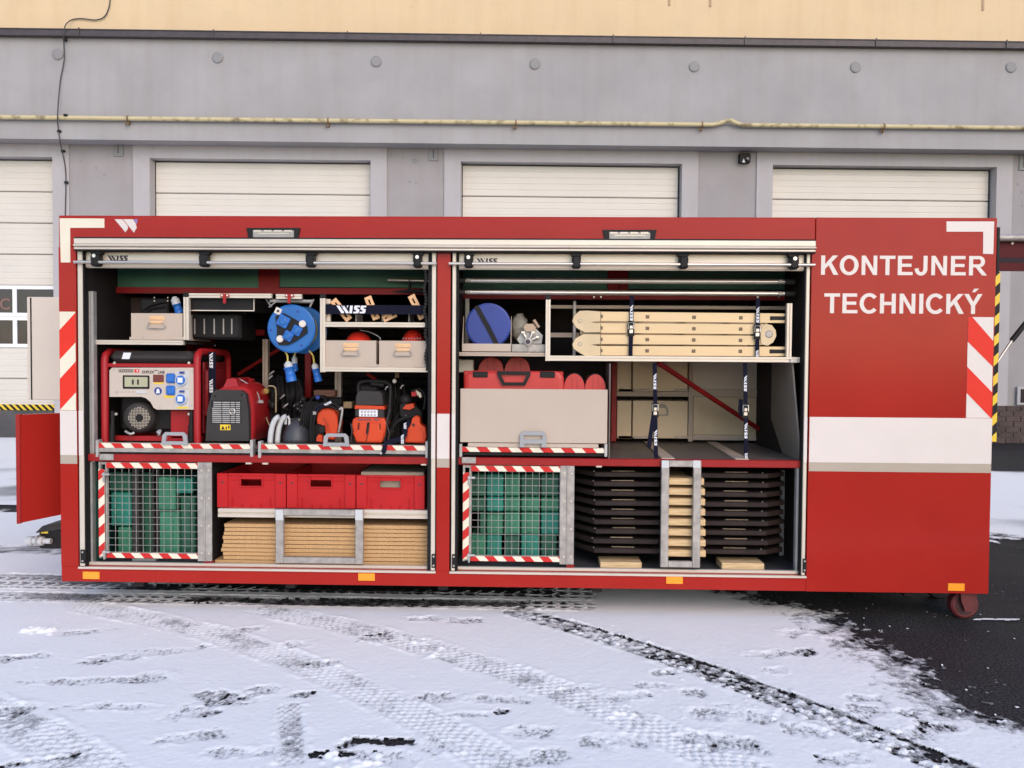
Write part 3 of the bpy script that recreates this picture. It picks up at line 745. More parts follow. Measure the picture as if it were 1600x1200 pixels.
# gas pipe
pipe = thing('gas_pipe', 'long weathered yellow gas pipe running along the grey wall above the doors', 'pipe', BO, rotz=BROT)
PY = -0.43; zl = FB.at(0, 183, PY)[1]; zr = FB.at(1600, 200, PY)[1]; xl_, xr_ = bx(0, 183, PY), bx(1600, 200, PY)
zp = lambda x: zl+(zr-zl)*(x-xl_)/(xr_-xl_)
q = MB(); b0, b1 = bx(1118, 196, PY), bx(1150, 196, PY)
pts = [(UL, PY, zp(UL)), (b0-.05, PY, zp(b0)), (b0+.08, PY, zp(b0)+.03), (b0+.2, PY-.02, zp(b0)+.07), (b1-.1, PY-.02, zp(b1)+.07), (b1+.04, PY, zp(b1)+.02), (b1+.12, PY, zp(b1)), (UR, PY, zp(UR))]
q.tube(pts, 0.040, 14); part(pipe, 'pipe', q, PIPEY, local=True)
for x in (200, 513, 806, 1097, 1381):
    c = bx(x, 190, PY); q = MB(); q.lathe((c-.012, PY, zp(c)), [(.054, 0), (.056, .01), (.054, .024)], 16, 'x')
    q.box(c-.012, c+.012, PY, -.35, zp(c)-.10, zp(c)-.045); q.tube([(c-.03, PY+.01, zp(c)-.05), (c-.05, PY, zp(c)-.10), (c-.02, PY-.01, zp(c)-.13)], .012, 6)
    part(pipe, 'bracket', q, mat('rusty_bracket', (0.2, 0.12, 0.06), 0.8, var=.3), local=True)
# loose cable on the facade
cab = thing('wall_cable', 'thin dark loose cable hanging down the facade at the left', 'cable', BO, rotz=BROT)
q = MB(); cp = [(172, -12, -.3), (171, 8, -.3), (164, 25, -.3), (150, 31, -.3), (128, 29, -.3), (112, 31, -.31), (102, 40, -.48), (100, 56, -.48), (100, 72, -.37), (100, 95, -.36), (94, 128, -.36), (90, 178, -.5), (91, 200, -.38), (94, 222, -.38), (98, 240, -.05), (102, 262, -.02), (103, 290, -.02), (102, 345, -.02), (104, 430, -.02), (103, 540, -.02), (104, 640, -.02)]
q.tube(smooth([P3(*c, FB) for c in cp], 5), 0.0105, 6); part(cab, 'cord', q, mat('old_cable', (0.06, 0.055, 0.055), 0.7), local=True)
for x, y, Y in ((101, 62, -.37), (102, 180, -.47), (92, 205, -.37), (98, 236, -.03), (103, 285, -.03)):
    q = MB(); c = P3(x, y, Y, FB); q.box(c[0]-.03, c[0]+.04, Y-.02, Y+.03, c[2]-.022, c[2]+.022, .008); part(cab, 'clip', q, BLACK, local=True)
# black floodlight under the overhang
fl = thing('floodlight', 'small black floodlight fixed under the overhang above the right pier', 'lamp', BO, rotz=BROT)
q = rect(MB(), 1156, 239, 1173, 254, -.10, .12, .01, FB); part(fl, 'housing', q, BLACK, local=True)
q = MB(); c = FB.at(1168, 248, -.11); q.lathe((c[0], -.135, c[1]), [(.025, 0), (.045, .01), (.045, .04)], 16); part(fl, 'lens', q, GLASSD, local=True)
q = MB(); c = FB.at(1162, 252, -.11); q.prism([(c[0]-.03, c[1]-.02), (c[0]+.03, c[1]-.02), (c[0], c[1]+.05)], -.112, -.09); part(fl, 'label', q, LGREY, local=True)

# ------------------------------------------------------------------ the container
CW, CZ0, CZ1, CD = 5.6, 0.18, 2.4088, 2.35
ct = thing('equipment_container', 'long red technical equipment container with two raised shutters and white lettering', 'container', (2.8, 1.2, CZ0))
X = lambda px, py=640, Y=0.0: F0.at(px, py, Y)[0]
Zz = lambda px, py, Y=0.0: F0.at(px, py, Y)[1]
xL0, xL1 = X(120.5), X(682.5); xR0, xR1 = X(703), X(1264.5)
zO0 = (Zz(400, 888)+Zz(980, 896))/2; zO1 = Zz(690, 388)
def cp_(name, mb, m, **k): return part(ct, name, mb, m, **k)
q = MB(); q.box(0, X(1275, 360)-.0015, 0, .045, zO1, CZ1, .006); cp_('top_panel', q, RED)
q = MB(); q.box(0, xL0, 0.0, .05, zO0, zO1); cp_('corner_post', q, RED)
q = MB(); q.box(xL1, xR0, 0.0, .05, zO0, zO1); cp_('middle_post', q, RED)
xs_m = X(1275, 360)+.0015
q = MB(); q.prism([(xR1, CZ0), (CW, CZ0), (CW, CZ1), (xs_m, CZ1), (xs_m, zO1-.0005), (xR1, zO1-.0005)], 0, .05); cp_('closed_side_panel', q, RED)
q = MB(); q.box(0, xR1-.0008, 0.0, .06, CZ0, zO0-.0005, .003); cp_('lower_rail', q, RED)
q = MB(); q.box(0.003, .05, .05, CD, CZ0, CZ1-.05); q.box(CW-.05, CW-.003, .05, CD, CZ0, CZ1-.05); cp_('end_wall', q, RED)
q = MB(); q.box(0.003, CW-.003, .046, CD, CZ1-.05, CZ1-.004); cp_('roof', q, RED)
q = MB(); q.box(.05, CW-.05, .061, CD-.02, CZ0, CZ0+.06); cp_('floor', q, GREYF)
q = MB(); q.box(.05, CW-.05, CD+.0052, CD+.02, CZ0+.002, CZ1-.052)  # unseen backing sheet added behind the slats to stop light leaks
for i in range(30):
    z = CZ0+.06+i*.0715; q.box(.05, CW-.05, CD-.02, CD+.005, z, z+.066, .008)
cp_('rear_shutter', q, DARK, stuff=True)
# interior lining
zdk0, zdk1 = (Zz(400, 721, .03)+Zz(985, 731, .03))/2, (Zz(400, 710.5, .03)+Zz(985, 719, .03))/2
xi0, xi1, xi2, xi3 = X(140, 640, .06), X(669, 640, .06), X(716, 640, .06), X(1255, 640, .06)
zfl = zO0+.005
q = MB(); q.box(.051, xi0-.001, .06, 1.5, CZ0+.06, CZ1-.06); cp_('inner_wall', q, DARK)
q = MB(); q.box(xi1+.012, xi2-.012, .06, 1.5, CZ0+.06, CZ1-.06); cp_('inner_wall', q, DARK)
q = MB(); q.box(xi3+.015, CW-.051, .06, 1.5, CZ0+.06, CZ1-.06); cp_('inner_wall', q, DARK)
q = MB(); q.box(xi0, xi1+.012, .065, 1.34, CZ0+.061, zfl); q.box(xi2-.012, xi3+.015, .065, 1.34, CZ0+.061, zfl); cp_('bay_floor', q, mat('bay_floor_coating', (0.055, 0.055, 0.06), 0.6, var=.2, bump=.2))
q = MB(); q.box(xi0, xi1+.012, 1.345, 1.37, CZ0+.06, zdk0); q.box(xi2-.012, xi3+.015, 1.345, 1.37, CZ0+.06, zdk0); cp_('lower_back_wall', q, DARK)
q = MB(); q.box(xi0-.012, xi1+.012, .03, .085, zdk0, zdk1, .003); cp_('deck_beam', q, REDIN)
q = MB(); q.box(xi2-.012, xi3+.003, .03, .085, zdk0, zdk1, .003); cp_('deck_beam', q, REDIN)
q = MB(); q.box(xi0, xi1+.011, .0855, 1.34, zdk0+.004, zdk1-.006); q.box(xi2-.011, xi3+.003, .0855, 1.34, zdk0+.004, zdk1-.006); cp_('middle_deck', q, GREYF)
# green drum covers and red beams above
for a, b in ((148, 405), (435, 664)):
    q = rect(MB(), a, 408, b, 449, .42, .02); cp_('drum_cover', q, GREENP)
q = rect(MB(), 404, 412, 436, 451, .41, .05); cp_('roof_bracket', q, REDIN)
q = rect(MB(), 143, 449.5, 664, 459, .40, .06); cp_('roof_beam', q, REDIN)
for a, b in ((716, 950), (982, 1236)):
    q = rect(MB(), a, 412, b, 452, .52, .02); cp_('drum_cover', q, GREENP)
q = rect(MB(), 949, 416, 968, 453, .52, .03); rect(q, 969, 416, 981, 453, .50, .03); cp_('roof_bracket', q, REDIN)
q = rect(MB(), 716, 456, 1240, 468, .52, .06); cp_('roof_beam', q, REDIN)
# corner stencils, stripes, hazard boards, lettering, emblem
PR = 0.0015
def sheet(name, x0, y0, x1, y1, m, Y=-PR, d=PR): q = rect(MB(), x0, y0, x1, y1, Y, d); return cp_(name, q, m)
q = MB(); poly(q, [(93, 341), (163, 341.5), (163, 356), (109.5, 356), (109.8, 410), (95, 410)], -PR, PR); cp_('corner_marking', q, CREAM)
q = MB(); poly(q, [(1479, 346), (1553.5, 346), (1552, 397), (1536, 396.5), (1536.5, 362), (1479, 362)], -PR, PR); cp_('corner_marking', q, WHITE)
zs1, zs0 = Zz(1400, 652.5), Zz(1400, 723.5); zs2 = Zz(1400, 737.5)
for a, b in ((0.001, xL0-.002), (xL1+.002, xR0-.002), (xR1+.003, CW-.001)):
    q = MB(); q.box(a, b, -PR, 0, zs0, zs1); cp_('white_stripe', q, WHITE)
    q = MB(); q.box(a, b, -PR, 0, zs2, zs0-.0005); cp_('beige_stripe', q, BEIGE)
q = MB(); zt = Zz(107, 487); hazard(q, .002, xL0-.006, zs1+.002, zt, -PR, PR, 2.62, 0.0)
q = MB(); q.box(.002, xL0-.006, -PR, 0, zs1+.002, zt); q.m = 1
pw = xL0-.008; 
for (y0, y1) in ((562, 516), (640, 592)):
    za, zb_ = Zz(93, y0), Zz(93, y1); up = Zz(122, y1-27)-zb_
    q.prism([(.002, za), (pw+.002, min(za+up, zt)), (pw+.002, min(zb_+up, zt)), (.002, zb_)], -PR-.001, -PR)
cp_('hazard_board', q, [CREAM, FLUO])
xh0, xh1 = X(1511, 575), CW-.006; zt = Zz(1530, 495.5)
q = MB(); q.box(xh0, xh1, -PR, 0, zs1+.002, zt); q.m = 1
A = lambda x, y: F0.at(x, y, 0)
q.prism([(xh0, zt), (A(1519, 496)[0], zt), (xh1, Zz(1552, 533)), (xh1, Zz(1551, 573)), (xh0, Zz(1512, 534))], -PR-.001, -PR)
q.prism([(xh0, Zz(1511, 573)), (xh1, Zz(1551, 613)), (xh1, zs1+.004), (xh1-.006, zs1+.004), (xh0, Zz(1510, 614))], -PR-.001, -PR)
cp_('hazard_board', q, [WHITE, FLUO])
def arc(mb, cx, cz, ro, rzo, ri, rzi, a0, a1, n=20):
    for i in range(n):
        a, b = R(a0+(a1-a0)*i/n), R(a0+(a1-a0)*(i+1)/n)
        mb.prism([(cx+ro*math.cos(a), cz+rzo*math.sin(a)), (cx+ro*math.cos(b), cz+rzo*math.sin(b)), (cx+ri*math.cos(b), cz+rzi*math.sin(b)), (cx+ri*math.cos(a), cz+rzi*math.sin(a))], 0, 1)
def sgn(word_):      # heavy grotesque capitals drawn stroke by stroke, cap height 1
    t = MB(); x = 0.0; S = .205; H = .165
    def bar(x0, x1, z0, z1): t.prism([(x0, z0), (x1, z0), (x1, z1), (x0, z1)], 0, 1)
    def pg(*p): t.prism([(x+a, b) for a, b in p], 0, 1)
    adv = dict(K=1.0, O=1.09, N=1.0, T=.86, E=.93, J=.79, R=1.02, C=.98, H=1.0, I=.39); adv['Ý'] = .93
    for ch in word_:
        if ch == 'K':
            bar(x+.10, x+.10+S, 0, 1); pg((.30, .30), (.305, .55), (.70, 1), (.97, 1), (.575, .575)); pg((.435, .60), (.575, .735), (1.0, 0), (.745, 0))
        elif ch == 'O': arc(t, x+.545, .5, .485, .52, .27, .345, 0, 360, 40)
        elif ch == 'C': arc(t, x+.535, .5, .49, .52, .28, .345, 40, 320, 32)
        elif ch == 'N': bar(x+.10, x+.10+S*.93, 0, 1); bar(x+.90-S*.93, x+.90, 0, 1); pg((.10, 1), (.305, 1), (.90, 0), (.70, 0))
        elif ch == 'T': bar(x+.03, x+.83, 1-H, 1); bar(x+.43-S/2, x+.43+S/2, 0, 1-H)
        elif ch == 'E': bar(x+.10, x+.10+S, 0, 1); bar(x+.10+S, x+.84, 1-H, 1); bar(x+.10+S, x+.80, .43, .43+H*.97); bar(x+.10+S, x+.87, 0, H)
        elif ch == 'J': bar(x+.69-S, x+.69, .32, 1); arc(t, x+.365, .325, .325, .345, .12, .17, 180, 360, 18); pg((.04, .325), (.245, .325), (.235, .36), (.03, .335))
        elif ch == 'R':
            bar(x+.10, x+.10+S, 0, 1); bar(x+.10+S, x+.62, 1-H, 1); bar(x+.10+S, x+.60, .415, .415+H*.93)
            arc(t, x+.60, .7075, .315, .2925, .105, .135, -90, 90, 16); pg((.44, .42), (.66, .44), (1.03, 0), (.78, 0))
        elif ch == 'H': bar(x+.10, x+.10+S, 0, 1); bar(x+.90-S, x+.90, 0, 1); bar(x+.10+S, x+.90-S, .42, .42+H)
        elif ch == 'I': bar(x+.10, x+.10+S, 0, 1)
        elif ch == 'Ý':
            bar(x+.465-S/2, x+.465+S/2, 0, .42); pg((.0, 1), (.235, 1), (.57, .42), (.36, .42)); pg((.93, 1), (.695, 1), (.36, .42), (.57, .42)); pg((.40, 1.09), (.51, 1.27), (.74, 1.27), (.55, 1.09))
        x += adv[ch]
    xs = [v[0] for v in t.v]; zs = [v[2] for v in t.v]; a, b, c, d = min(xs), max(xs), min(zs), max(zs)
    # every stroke gets a hair of its own depth so that overlapping strokes never share a plane
    isl = {}
    par = list(range(len(t.v)))
    def find(i):
        while par[i] != i: i = par[i]
        return i
    for f in t.f:
        for i in f[1:]: par[find(i)] = find(f[0])
    for i in range(len(t.v)): isl.setdefault(find(i), len(isl))
    t.v = [((v[0]-a)/(b-a), v[1]*(1-0) - (isl[find(i)] % 40)*.02*(1-v[1]), (v[2]-c)/(d-c)) for i, v in enumerate(t.v)]; return t
def big_word(s, x0, y0, x1, y1, m, Y=-.001):
    a = rc(x0, y0, x1, y1, Y); q = MB()
    q.add(sgn(s), lambda p: (a[0]+p[0]*(a[1]-a[0]), Y+p[1]*.001, a[2]+p[2]*(a[3]-a[2])))
    o = bpy.data.objects.new('lettering', q.mesh('lettering', m, LOC[ct.name])); COL.objects.link(o); o.parent = ct
def word(s, x0, y0, x1, y1, m, Y=-.001, wt=0.03, name='lettering', parent=None):
    a = rc(x0, y0, x1, y1, Y); q = letter(MB(), s, a[0], a[1], a[2], a[3], Y, wt); return cp_(name, q, m, parent=parent)
big_word('KONTEJNER', 1283, 399, 1542.5, 430.5, WHITE)
big_word('TECHNICKÝ', 1288, 450.5, 1535, 490.5, WHITE)
q = MB()
poly(q, [(179, 342.5), (191, 342.5), (199, 352), (200, 357), (196, 363)], -.001, .001)
poly(q, [(192.5, 342.5), (207.5, 342.5), (212, 349), (213.5, 356), (209, 363.5)], -.001, .001)
q.m = 1; poly(q, [(208.5, 342.5), (215, 342.5), (213.8, 350)], -.001, .001); cp_('emblem', q, [WHITE, mat('emblem_violet', (0.22, 0.18, 0.45), 0.4)])
# work lights
for x0, x1, y0 in ((385, 469, 356), (942, 1026, 359)):
    q = MB(); poly(q, [(x0, y0), (x1, y0), (x1-3.5, y0+17.5), (x0+3.5, y0+17.5)], -.012, .012); wl_ = cp_('work_light', q, BLACK)
    q = MB(); rect(q, x0+10, y0+4, x1-10, y0+15, -.016, .004, .002); cp_('lens', q, LENS, parent=wl_)
    q = MB()
    for i in range(4): rect(q, x0+11+i*16, y0+3.5, x0+23+i*16, y0+6, -.018, .003)
    rect(q, x0+18, y0+8, x1-18, y0+9.5, -.018, .003); cp_('reflector', q, ALU, parent=wl_)
# marker lights
for x0, y0 in ((129, 893.5), (559.5, 896), (1041, 901), (1481.5, 912)):
    q = rect(MB(), x0, y0, x0+26, y0+11.5, -.006, .007, .002); cp_('marker_light', q, AMBER)
# top rail
a = rc(115, 372.5, 1275, 392.5, -.05)
q = MB(); h = a[3]-a[2]
q.box(a[0], a[1], -.05, .0, a[2]+h*.48, a[3]-h*.08, .003); q.box(a[0]-.004, a[1]+.004, -.058, -.002, a[2]+h*.27, a[2]+h*.47, .006); q.box(a[0], a[1], -.05, .0, a[2]+.004, a[2]+h*.22, .003)
cp_('gutter_rail', q, ALU)
q = MB(); q.box(a[0], a[1], -.045, -.001, a[3]-h*.08, a[3]+.002); q.box(a[0], a[1], -.047, -.001, a[2]-.004, a[2]+.003); cp_('rail_seal', q, RUBBER)
# shutters, guides, sills
zsl0, zsl1 = Zz(400, 419.5, .02), Zz(400, 394.5, .02)
for (xa, xb_, brs, side) in ((X(134, 407, .02), X(672, 407, .02), (151.5, 320, 486, 653), 0), (X(714.5, 411, .02), X(1257, 411, .02), (732.5, 900.5, 1067.5, 1239.5), 1)):
    hS = zsl1-zsl0
    q = MB(); q.box(xa, xb_, .02, .045, zsl0+hS*.36, zsl1, .002); q.box(xa, xb_, .014, .045, zsl0+hS*.04, zsl0+hS*.32, .004); q.box(xa, xb_, .024, .04, zsl0, zsl1-.001)
    sh = cp_('raised_shutter', q, ALU)
    zr_ = zsl0+hS*.30
    q = MB(); q.cyl((xa-.045, -.03, zr_), (xb_+.045, -.03, zr_), .0095, 14); cp_('pull_bar', q, SILVER, parent=sh)
    for i, c in enumerate(brs):
        xc = X(c, 407, -.01); q = MB()
        q.box(xc-.026, xc+.026, -.045, .02, zr_-.024, zsl1-.018, .01); q.prism([(xc-.04, zsl1+.008), (xc+.04, zsl1+.008), (xc+.026, zsl1-.02), (xc-.026, zsl1-.02)], -.03, .02)
        q.m = 1
        if i in (0, 3): q.lathe((xc, -.048, zr_+.036), [(.011, 0), (.011, .006)], 14)
        cp_('bar_bracket', q, [BLACK, SILVER], parent=sh)
    c = F0.at(184 if side == 0 else 761, 403.5 if side == 0 else 408, .018)
    q = wiss(MB(), c, .125, .034, .0188, d=.0009); cp_('maker_mark', q, INK, parent=sh)
def guide(x0, x1, dark0, dark1, foot):
    q = MB(); q.box(x0, x1, -.006, .03, zO0+.002, zsl1+.004, .003); gd = cp_('shutter_guide', q, mat('guide_aluminium', (0.64, 0.56, 0.46), .45, metal=.3, var=.04, scale=8))
    q = MB(); q.box(dark0, dark1, .0, .05, zO0+.002, zsl1); cp_('guide_seal', q, RUBBER, parent=gd)
    q = MB(); q.box(x0+.001, x1-.001, -.0075, -.0055, zs0, zs1); cp_('stripe_piece', q, WHITE, parent=gd)
    q = MB(); q.box(x0+.006, x1+.008, -.012, -.006, zO0+.02, zO0+.105, .003); ft = cp_('guide_foot', q, BLACK, parent=gd)
    for zz in (zO0+.035, zO0+.09):
        q = MB(); q.lathe(((x0+x1)/2+.006, -.015, zz), [(.006, 0), (.006, .004)], 10); cp_('screw', q, SILVER, parent=gd)
guide(X(123.5), X(131), X(131)+.001, X(140, 640, .05), 0)
guide(X(674), X(680.5), X(669, 640, .05)+.004, X(674)-.001, 0)
guide(X(706), X(711.8), X(711.8)+.001, X(717, 640, .05), 0)
guide(X(1256), X(1261.5), X(1250, 640, .05), X(1256)-.001, 0)
for a, b in ((X(121), X(682)), (X(703.5), X(1264))):
    q = MB(); q.box(a, b, -.012, .03, zO0-.014, zO0-.001, .002); cp_('sill_trim', q, ALU)
    q = MB(); q.box(a+.03, b-.03, .032, .06, zO0-.0005, zO0+.018, .003); cp_('sill_track', q, ALU)
# inner aluminium uprights
def prof(name, x0, y0, x1, y1, Y, d, m=ALU, b=.003):
    if m in (ALU, SHEET, ALUD) and b and min(abs(x1-x0), abs(y1-y0)) > 5.5 and max(abs(x1-x0), abs(y1-y0)) > 25:
        a = rc(x0, y0, x1, y1, Y); hor = (x1-x0) > (y1-y0); lo, hi = (a[2], a[3]) if hor else (a[0], a[1]); w = hi-lo; n_ = w*.22
        pts = [(lo+w*.03, 0), (lo+w*.36, 0), (lo+w*.36, n_), (lo+w*.60, n_), (lo+w*.60, 0), (hi-w*.03, 0), (hi, w*.05), (hi, d), (lo, d), (lo, w*.05)]
        k_ = len(pts); q = MB()
        for e in ((a[0], a[1]) if hor else (a[2], a[3])): q.v += [((e, Y+y_, p_) if hor else (p_, Y+y_, e)) for p_, y_ in pts]
        for i in range(k_):
            j = (i+1) % k_; f_ = [i, j, k_+j, k_+i]; q.face(f_ if not hor else f_[::-1])
        c0, c1 = list(range(k_)), list(range(k_, 2*k_)); q.face(c0[::-1] if not hor else c0); q.face(c1 if not hor else c1[::-1])
        return cp_(name, q, m)
    return cp_(name, rect(MB(), x0, y0, x1, y1, Y, d, b), m)
prof('upright', 138.5, 455, 146.5, 722, .05, .04, ALUD)
q = MB(); q.box(X(141.5, 800, .05), X(144.5, 800, .05), .05, .09, zfl, zdk0-.001); cp_('upright', q, ALUD)
q = MB(); q.box(X(1244, 800, .05), X(1250, 800, .05), .05, .09, zfl, zdk0-.001); cp_('upright', q, ALUD)
# left bay shelving
prof('shelf_profile', 146, 531.5, 286, 538.5, .08, .03); prof('shelf_plate', 148, 533, 287, 537, .112, .5, DGREY, 0)
prof('upright', 286.5, 464, 295, 531, .08, .03); prof('shelf_profile', 295, 458.5, 424, 465.5, .08, .03); prof('shelf_profile', 431, 459.5, 471, 467, .08, .03)
prof('profile_cap', 285.5, 457, 295, 463.5, .079, .032, BLACK)
q = MB(); rect(q, 296, 466.5, 396.5, 484.5, .13, .34); cp_('hanging_drawer', q, BLACK)
q = MB(); w = rc(295.5, 466.5, 397.5, 486, .125)
q.box(w[0], w[1], .123, .13, w[2], w[2]+.006); q.box(w[1]-.005, w[1], .123, .13, w[2]+.006, w[3]); cp_('drawer_rim', q, ALU)
for x0 in (344, 445):
    q = MB(); rect(q, x0, 459, x0+13.5, 464.5, .07, .009, .002); rect(q, x0+4, 464, x0+8.5, 474, .066, .012, .002); hk = cp_('red_catch', q, MACH)
    q = MB(); c = P3(x0+2.5, 461.5, .066); q.lathe((c[0], .066, c[2]), [(.006, 0), (.006, .004)], 10); c = P3(x0+11, 461.5, .066); q.lathe((c[0], .066, c[2]), [(.006, 0), (.006, .004)], 10); cp_('screw', q, SILVER, parent=hk)
prof('upright', 500, 466, 508, 581.5, .06, .03); prof('shelf_profile', 508, 503.5, 665, 511, .06, .03); prof('shelf_profile', 500.5, 574, 669, 581, .058, .03)
prof('profile_cap', 499.5, 459, 508.5, 466, .059, .032, BLACK)
prof('shelf_plate', 508, 506, 668, 510, .092, .5, ALUD, 0); prof('shelf_plate', 508, 576, 668, 580, .09, .5, ALUD, 0)
prof('profile_stub', 508.5, 467, 516, 475, .10, .03); prof('profile_stub', 508.5, 490, 516, 503, .10, .03)
# structure deep inside the left bay
prof('inner_post', 476, 550, 486, 622, .75, .05, REDIN); prof('upright', 523, 580, 533, 690, .55, .04, SHEET); prof('upright', 617, 580, 623, 660, .62, .04, SHEET)
prof('upright', 410, 530, 418.5, 640, .7, .04, SHEET); prof('upright', 375.5, 488, 381.5, 531, .4, .04, SHEET)
q = MB(); rod(q, [(372, 585, .9), (436, 546, .9)], .014, 8); cp_('diagonal_brace', q, REDIN)
prof('cross_rail', 381, 515, 412, 524, .72, .03, REDIN)
prof('inner_board', 147, 465, 232, 531, .6, .02, mat('brown_lining', (0.06, 0.035, 0.03), .7), 0)
prof('upright', 228, 468, 238, 531, .58, .02, ALUD); prof('cable_duct', 178, 463, 236, 531, .64, .05, DARK, 0)
# trays with hazard strips
def tray(x0, x1, yt, yb, yface, handle, faceY=.04):
    q = rect(MB(), x0, yt+7.5, x1, yface, faceY, .9); tr = cp_('pull_out_tray', q, GALV if handle else SHEET)
    w = rc(x0, yt, x1, yt+7.5, faceY-.004); q = hazard(MB(), w[0], w[1], w[2]+.0005, w[3], faceY-.004, .05, max(3, round((x1-x0)/32)), 0.55*-1.6); cp_('hazard_strip', q, [CREAM, TAPERED], parent=tr)
    for xx in (x0, x1):
        s = 1 if xx == x0 else -1
        q = rect(MB(), xx, yt-6, xx+s*4.5, yface+7, faceY-.012, .05, .002); cp_('tray_runner', q, ALUD, parent=tr)
    q = rect(MB(), x0+5, yface+.3, x1-5, yface+5, .055, .6); cp_('tray_slide', q, BLACK, parent=tr)
    if handle:
        hx0, hx1, hy0, hy1 = handle[0], handle[0]+handle[1], yt-18, yt+2 if handle[2] else yt+2
        q = MB(); w = rc(hx0, hy0, hx1, hy1, faceY-.02); t = .020; Wd = w[1]-w[0]; Hh = w[3]-w[2]
        out = [(w[0], w[2]), (w[0]+.01, w[3]-.02), (w[0]+.03, w[3]), (w[1]-.03, w[3]), (w[1]-.01, w[3]-.02), (w[1], w[2])]
        q.prism([(w[0], w[2]), (w[0]+.006, w[3]-.018), (w[0]+.012+t, w[3]-t), (w[0]+t+.002, w[2]+.0)], faceY-.02, faceY-.006)
        q.prism([(w[1], w[2]), (w[1]-.006, w[3]-.018), (w[1]-.012-t, w[3]-t), (w[1]-t-.002, w[2]+.0)][::-1], faceY-.02, faceY-.006)
        q.prism([(w[0]+.006, w[3]-.018), (w[0]+.024, w[3]), (w[1]-.024, w[3]), (w[1]-.006, w[3]-.018), (w[1]-.012-t, w[3]-t), (w[0]+.012+t, w[3]-t)], faceY-.02, faceY-.006)
        q.box(w[0]+t, w[1]-t, faceY-.019, faceY-.006, w[2]+Hh*.02, w[2]+Hh*.28)
        cp_('tray_handle', q, GREY, parent=tr)
    return tr
tr1 = tray(149, 395, 693.3, 707, 707, (252, 41, True)); tr2 = tray(403, 669, 695.5, 708.5, 708.5, (504.5, 41, True))
Ztray = Zz(300, 694, .05)
# clip plates on the deck beam
for x0, y0 in ((155, 709.5), (721.5, 714.5)):
    q = rect(MB(), x0, y0, x0+22, y0+9.5, .02, .009, .002); pl_ = cp_('latch_plate', q, GALV)
    for dx in (4, 18):
        q = MB(); c = P3(x0+dx, y0+4.7, .017); q.lathe((c[0], .0165, c[2]), [(.006, 0), (.007, .003)], 10); cp_('bolt', q, ALUD, parent=pl_)
for x, y in ((388, 724), (414, 724.5), (662, 726), (936, 729)):
    q = rect(MB(), x-4.5, y-1.5, x+4.5, y+1.5, .03, .02, .002); cp_('slide_screw', q, ALU)
# red front panel drawer in the right bay
q = rect(MB(), 719, 608, 949, 692, .02, .018, .002); cp_('drawer_front', q, SHEET)
tr3 = tray(717.5, 949, 699.5, 707, 707, None)
q = rect(MB(), 731, 692.5, 935, 699, .03, .02, .001); cp_('tray_lip', q, SHEET, parent=tr3)
q = MB(); w = rc(812, 674, 854, 699, .0); t = .024
q.prism([(w[0], w[2]), (w[0]+.002, w[3]-.02), (w[0]+t, w[3]-t), (w[0]+t+.006, w[2])], .0, .012)
q.prism([(w[1], w[2]), (w[1]-.002, w[3]-.02), (w[1]-t, w[3]-t), (w[1]-t-.006, w[2])], .0, .012)
q.prism([(w[0]+.002, w[3]-.02), (w[0]+.022, w[3]), (w[1]-.022, w[3]), (w[1]-.002, w[3]-.02), (w[1]-t, w[3]-t), (w[0]+t, w[3]-t)], .0, .012)
q.box(w[0]+t, w[1]-t, .0005, .012, w[2]+.022, w[2]+.048); cp_('tray_handle', q, GREY, parent=tr3)
# right bay shelving
prof('shelf_profile', 716, 550.5, 853, 556.5, .08, .03, SHEET); prof('shelf_plate', 717, 552, 853, 556, .112, .5, ALUD, 0)
prof('upright', 852.5, 468, 860, 564, .06, .03); prof('shelf_profile', 853, 556.8, 1250, 565, .058, .03); prof('profile_cap', 852, 461, 860.5, 468.3, .059, .03, BLACK)
prof('upright', 1229.5, 474, 1237.5, 558, .058, .03); prof('shelf_plate', 860, 559, 1236, 563, .09, .5, ALUD, 0)
prof('profile_end', 1234.5, 560.5, 1246.5, 567, .05, .04, ALUD)
prof('back_rail', 860, 477.5, 1230, 483, .5, .02, SHEET); prof('back_rail', 860, 520, 905, 527, .5, .02, SHEET); prof('upright', 895, 470, 900, 556, .48, .02, ALUD)
prof('upright', 727, 466, 733, 550, .5, .02, ALUD)
# cargo bay: lining walls, runners, back cabinets
zfd = zdk1-.005
q = MB(); a0, a1 = X(953.5, 640, .06), X(963, 640, 1.15)
q.box(X(951.5, 640, .06), X(951.5, 640, .06)+.008, .06, .3, zfd, Zz(953, 568, .06)); cp_('side_sheet', q, GREYF)
prof('inner_post', 955, 566, 963.5, 690, 1.1, .05, REDIN)
q = MB()
b0 = (X(1250, 715, .06), .06, zfd); b1 = (X(1190.5, 680, 1.15), 1.15, zfd); zt = Zz(1235, 566, .1)
q.hexa([b0, (b0[0]+.01, .06, zfd), (X(1237, 566, .1)+.01, .1, zt), (X(1237, 566, .1), .1, zt), b1, (b1[0]+.01, 1.15, zfd), (b1[0]+.01, 1.15, zt), (b1[0], 1.15, zt)])
cp_('side_sheet', q, mat('grey_sheet', (0.23, 0.195, 0.165), .5, var=.06))
for xa, xb_, xc, xd in ((1034, 1054, 1006, 1019), (1149, 1170, 1105, 1119)):
    q = MB(); A0, A1 = X(xa, 717, .07), X(xb_, 717, .07); B0, B1 = X(xc, 686.5, 1.12), X(xd, 686.5, 1.12)
    q.hexa([(A0, .07, zfd), (A1, .07, zfd), (A1, .07, zfd+.01), (A0, .07, zfd+.01), (B0, 1.12, zfd), (B1, 1.12, zfd), (B1, 1.12, zfd+.01), (B0, 1.12, zfd+.01)]); cp_('floor_runner', q, SHEET)
CY = 1.15
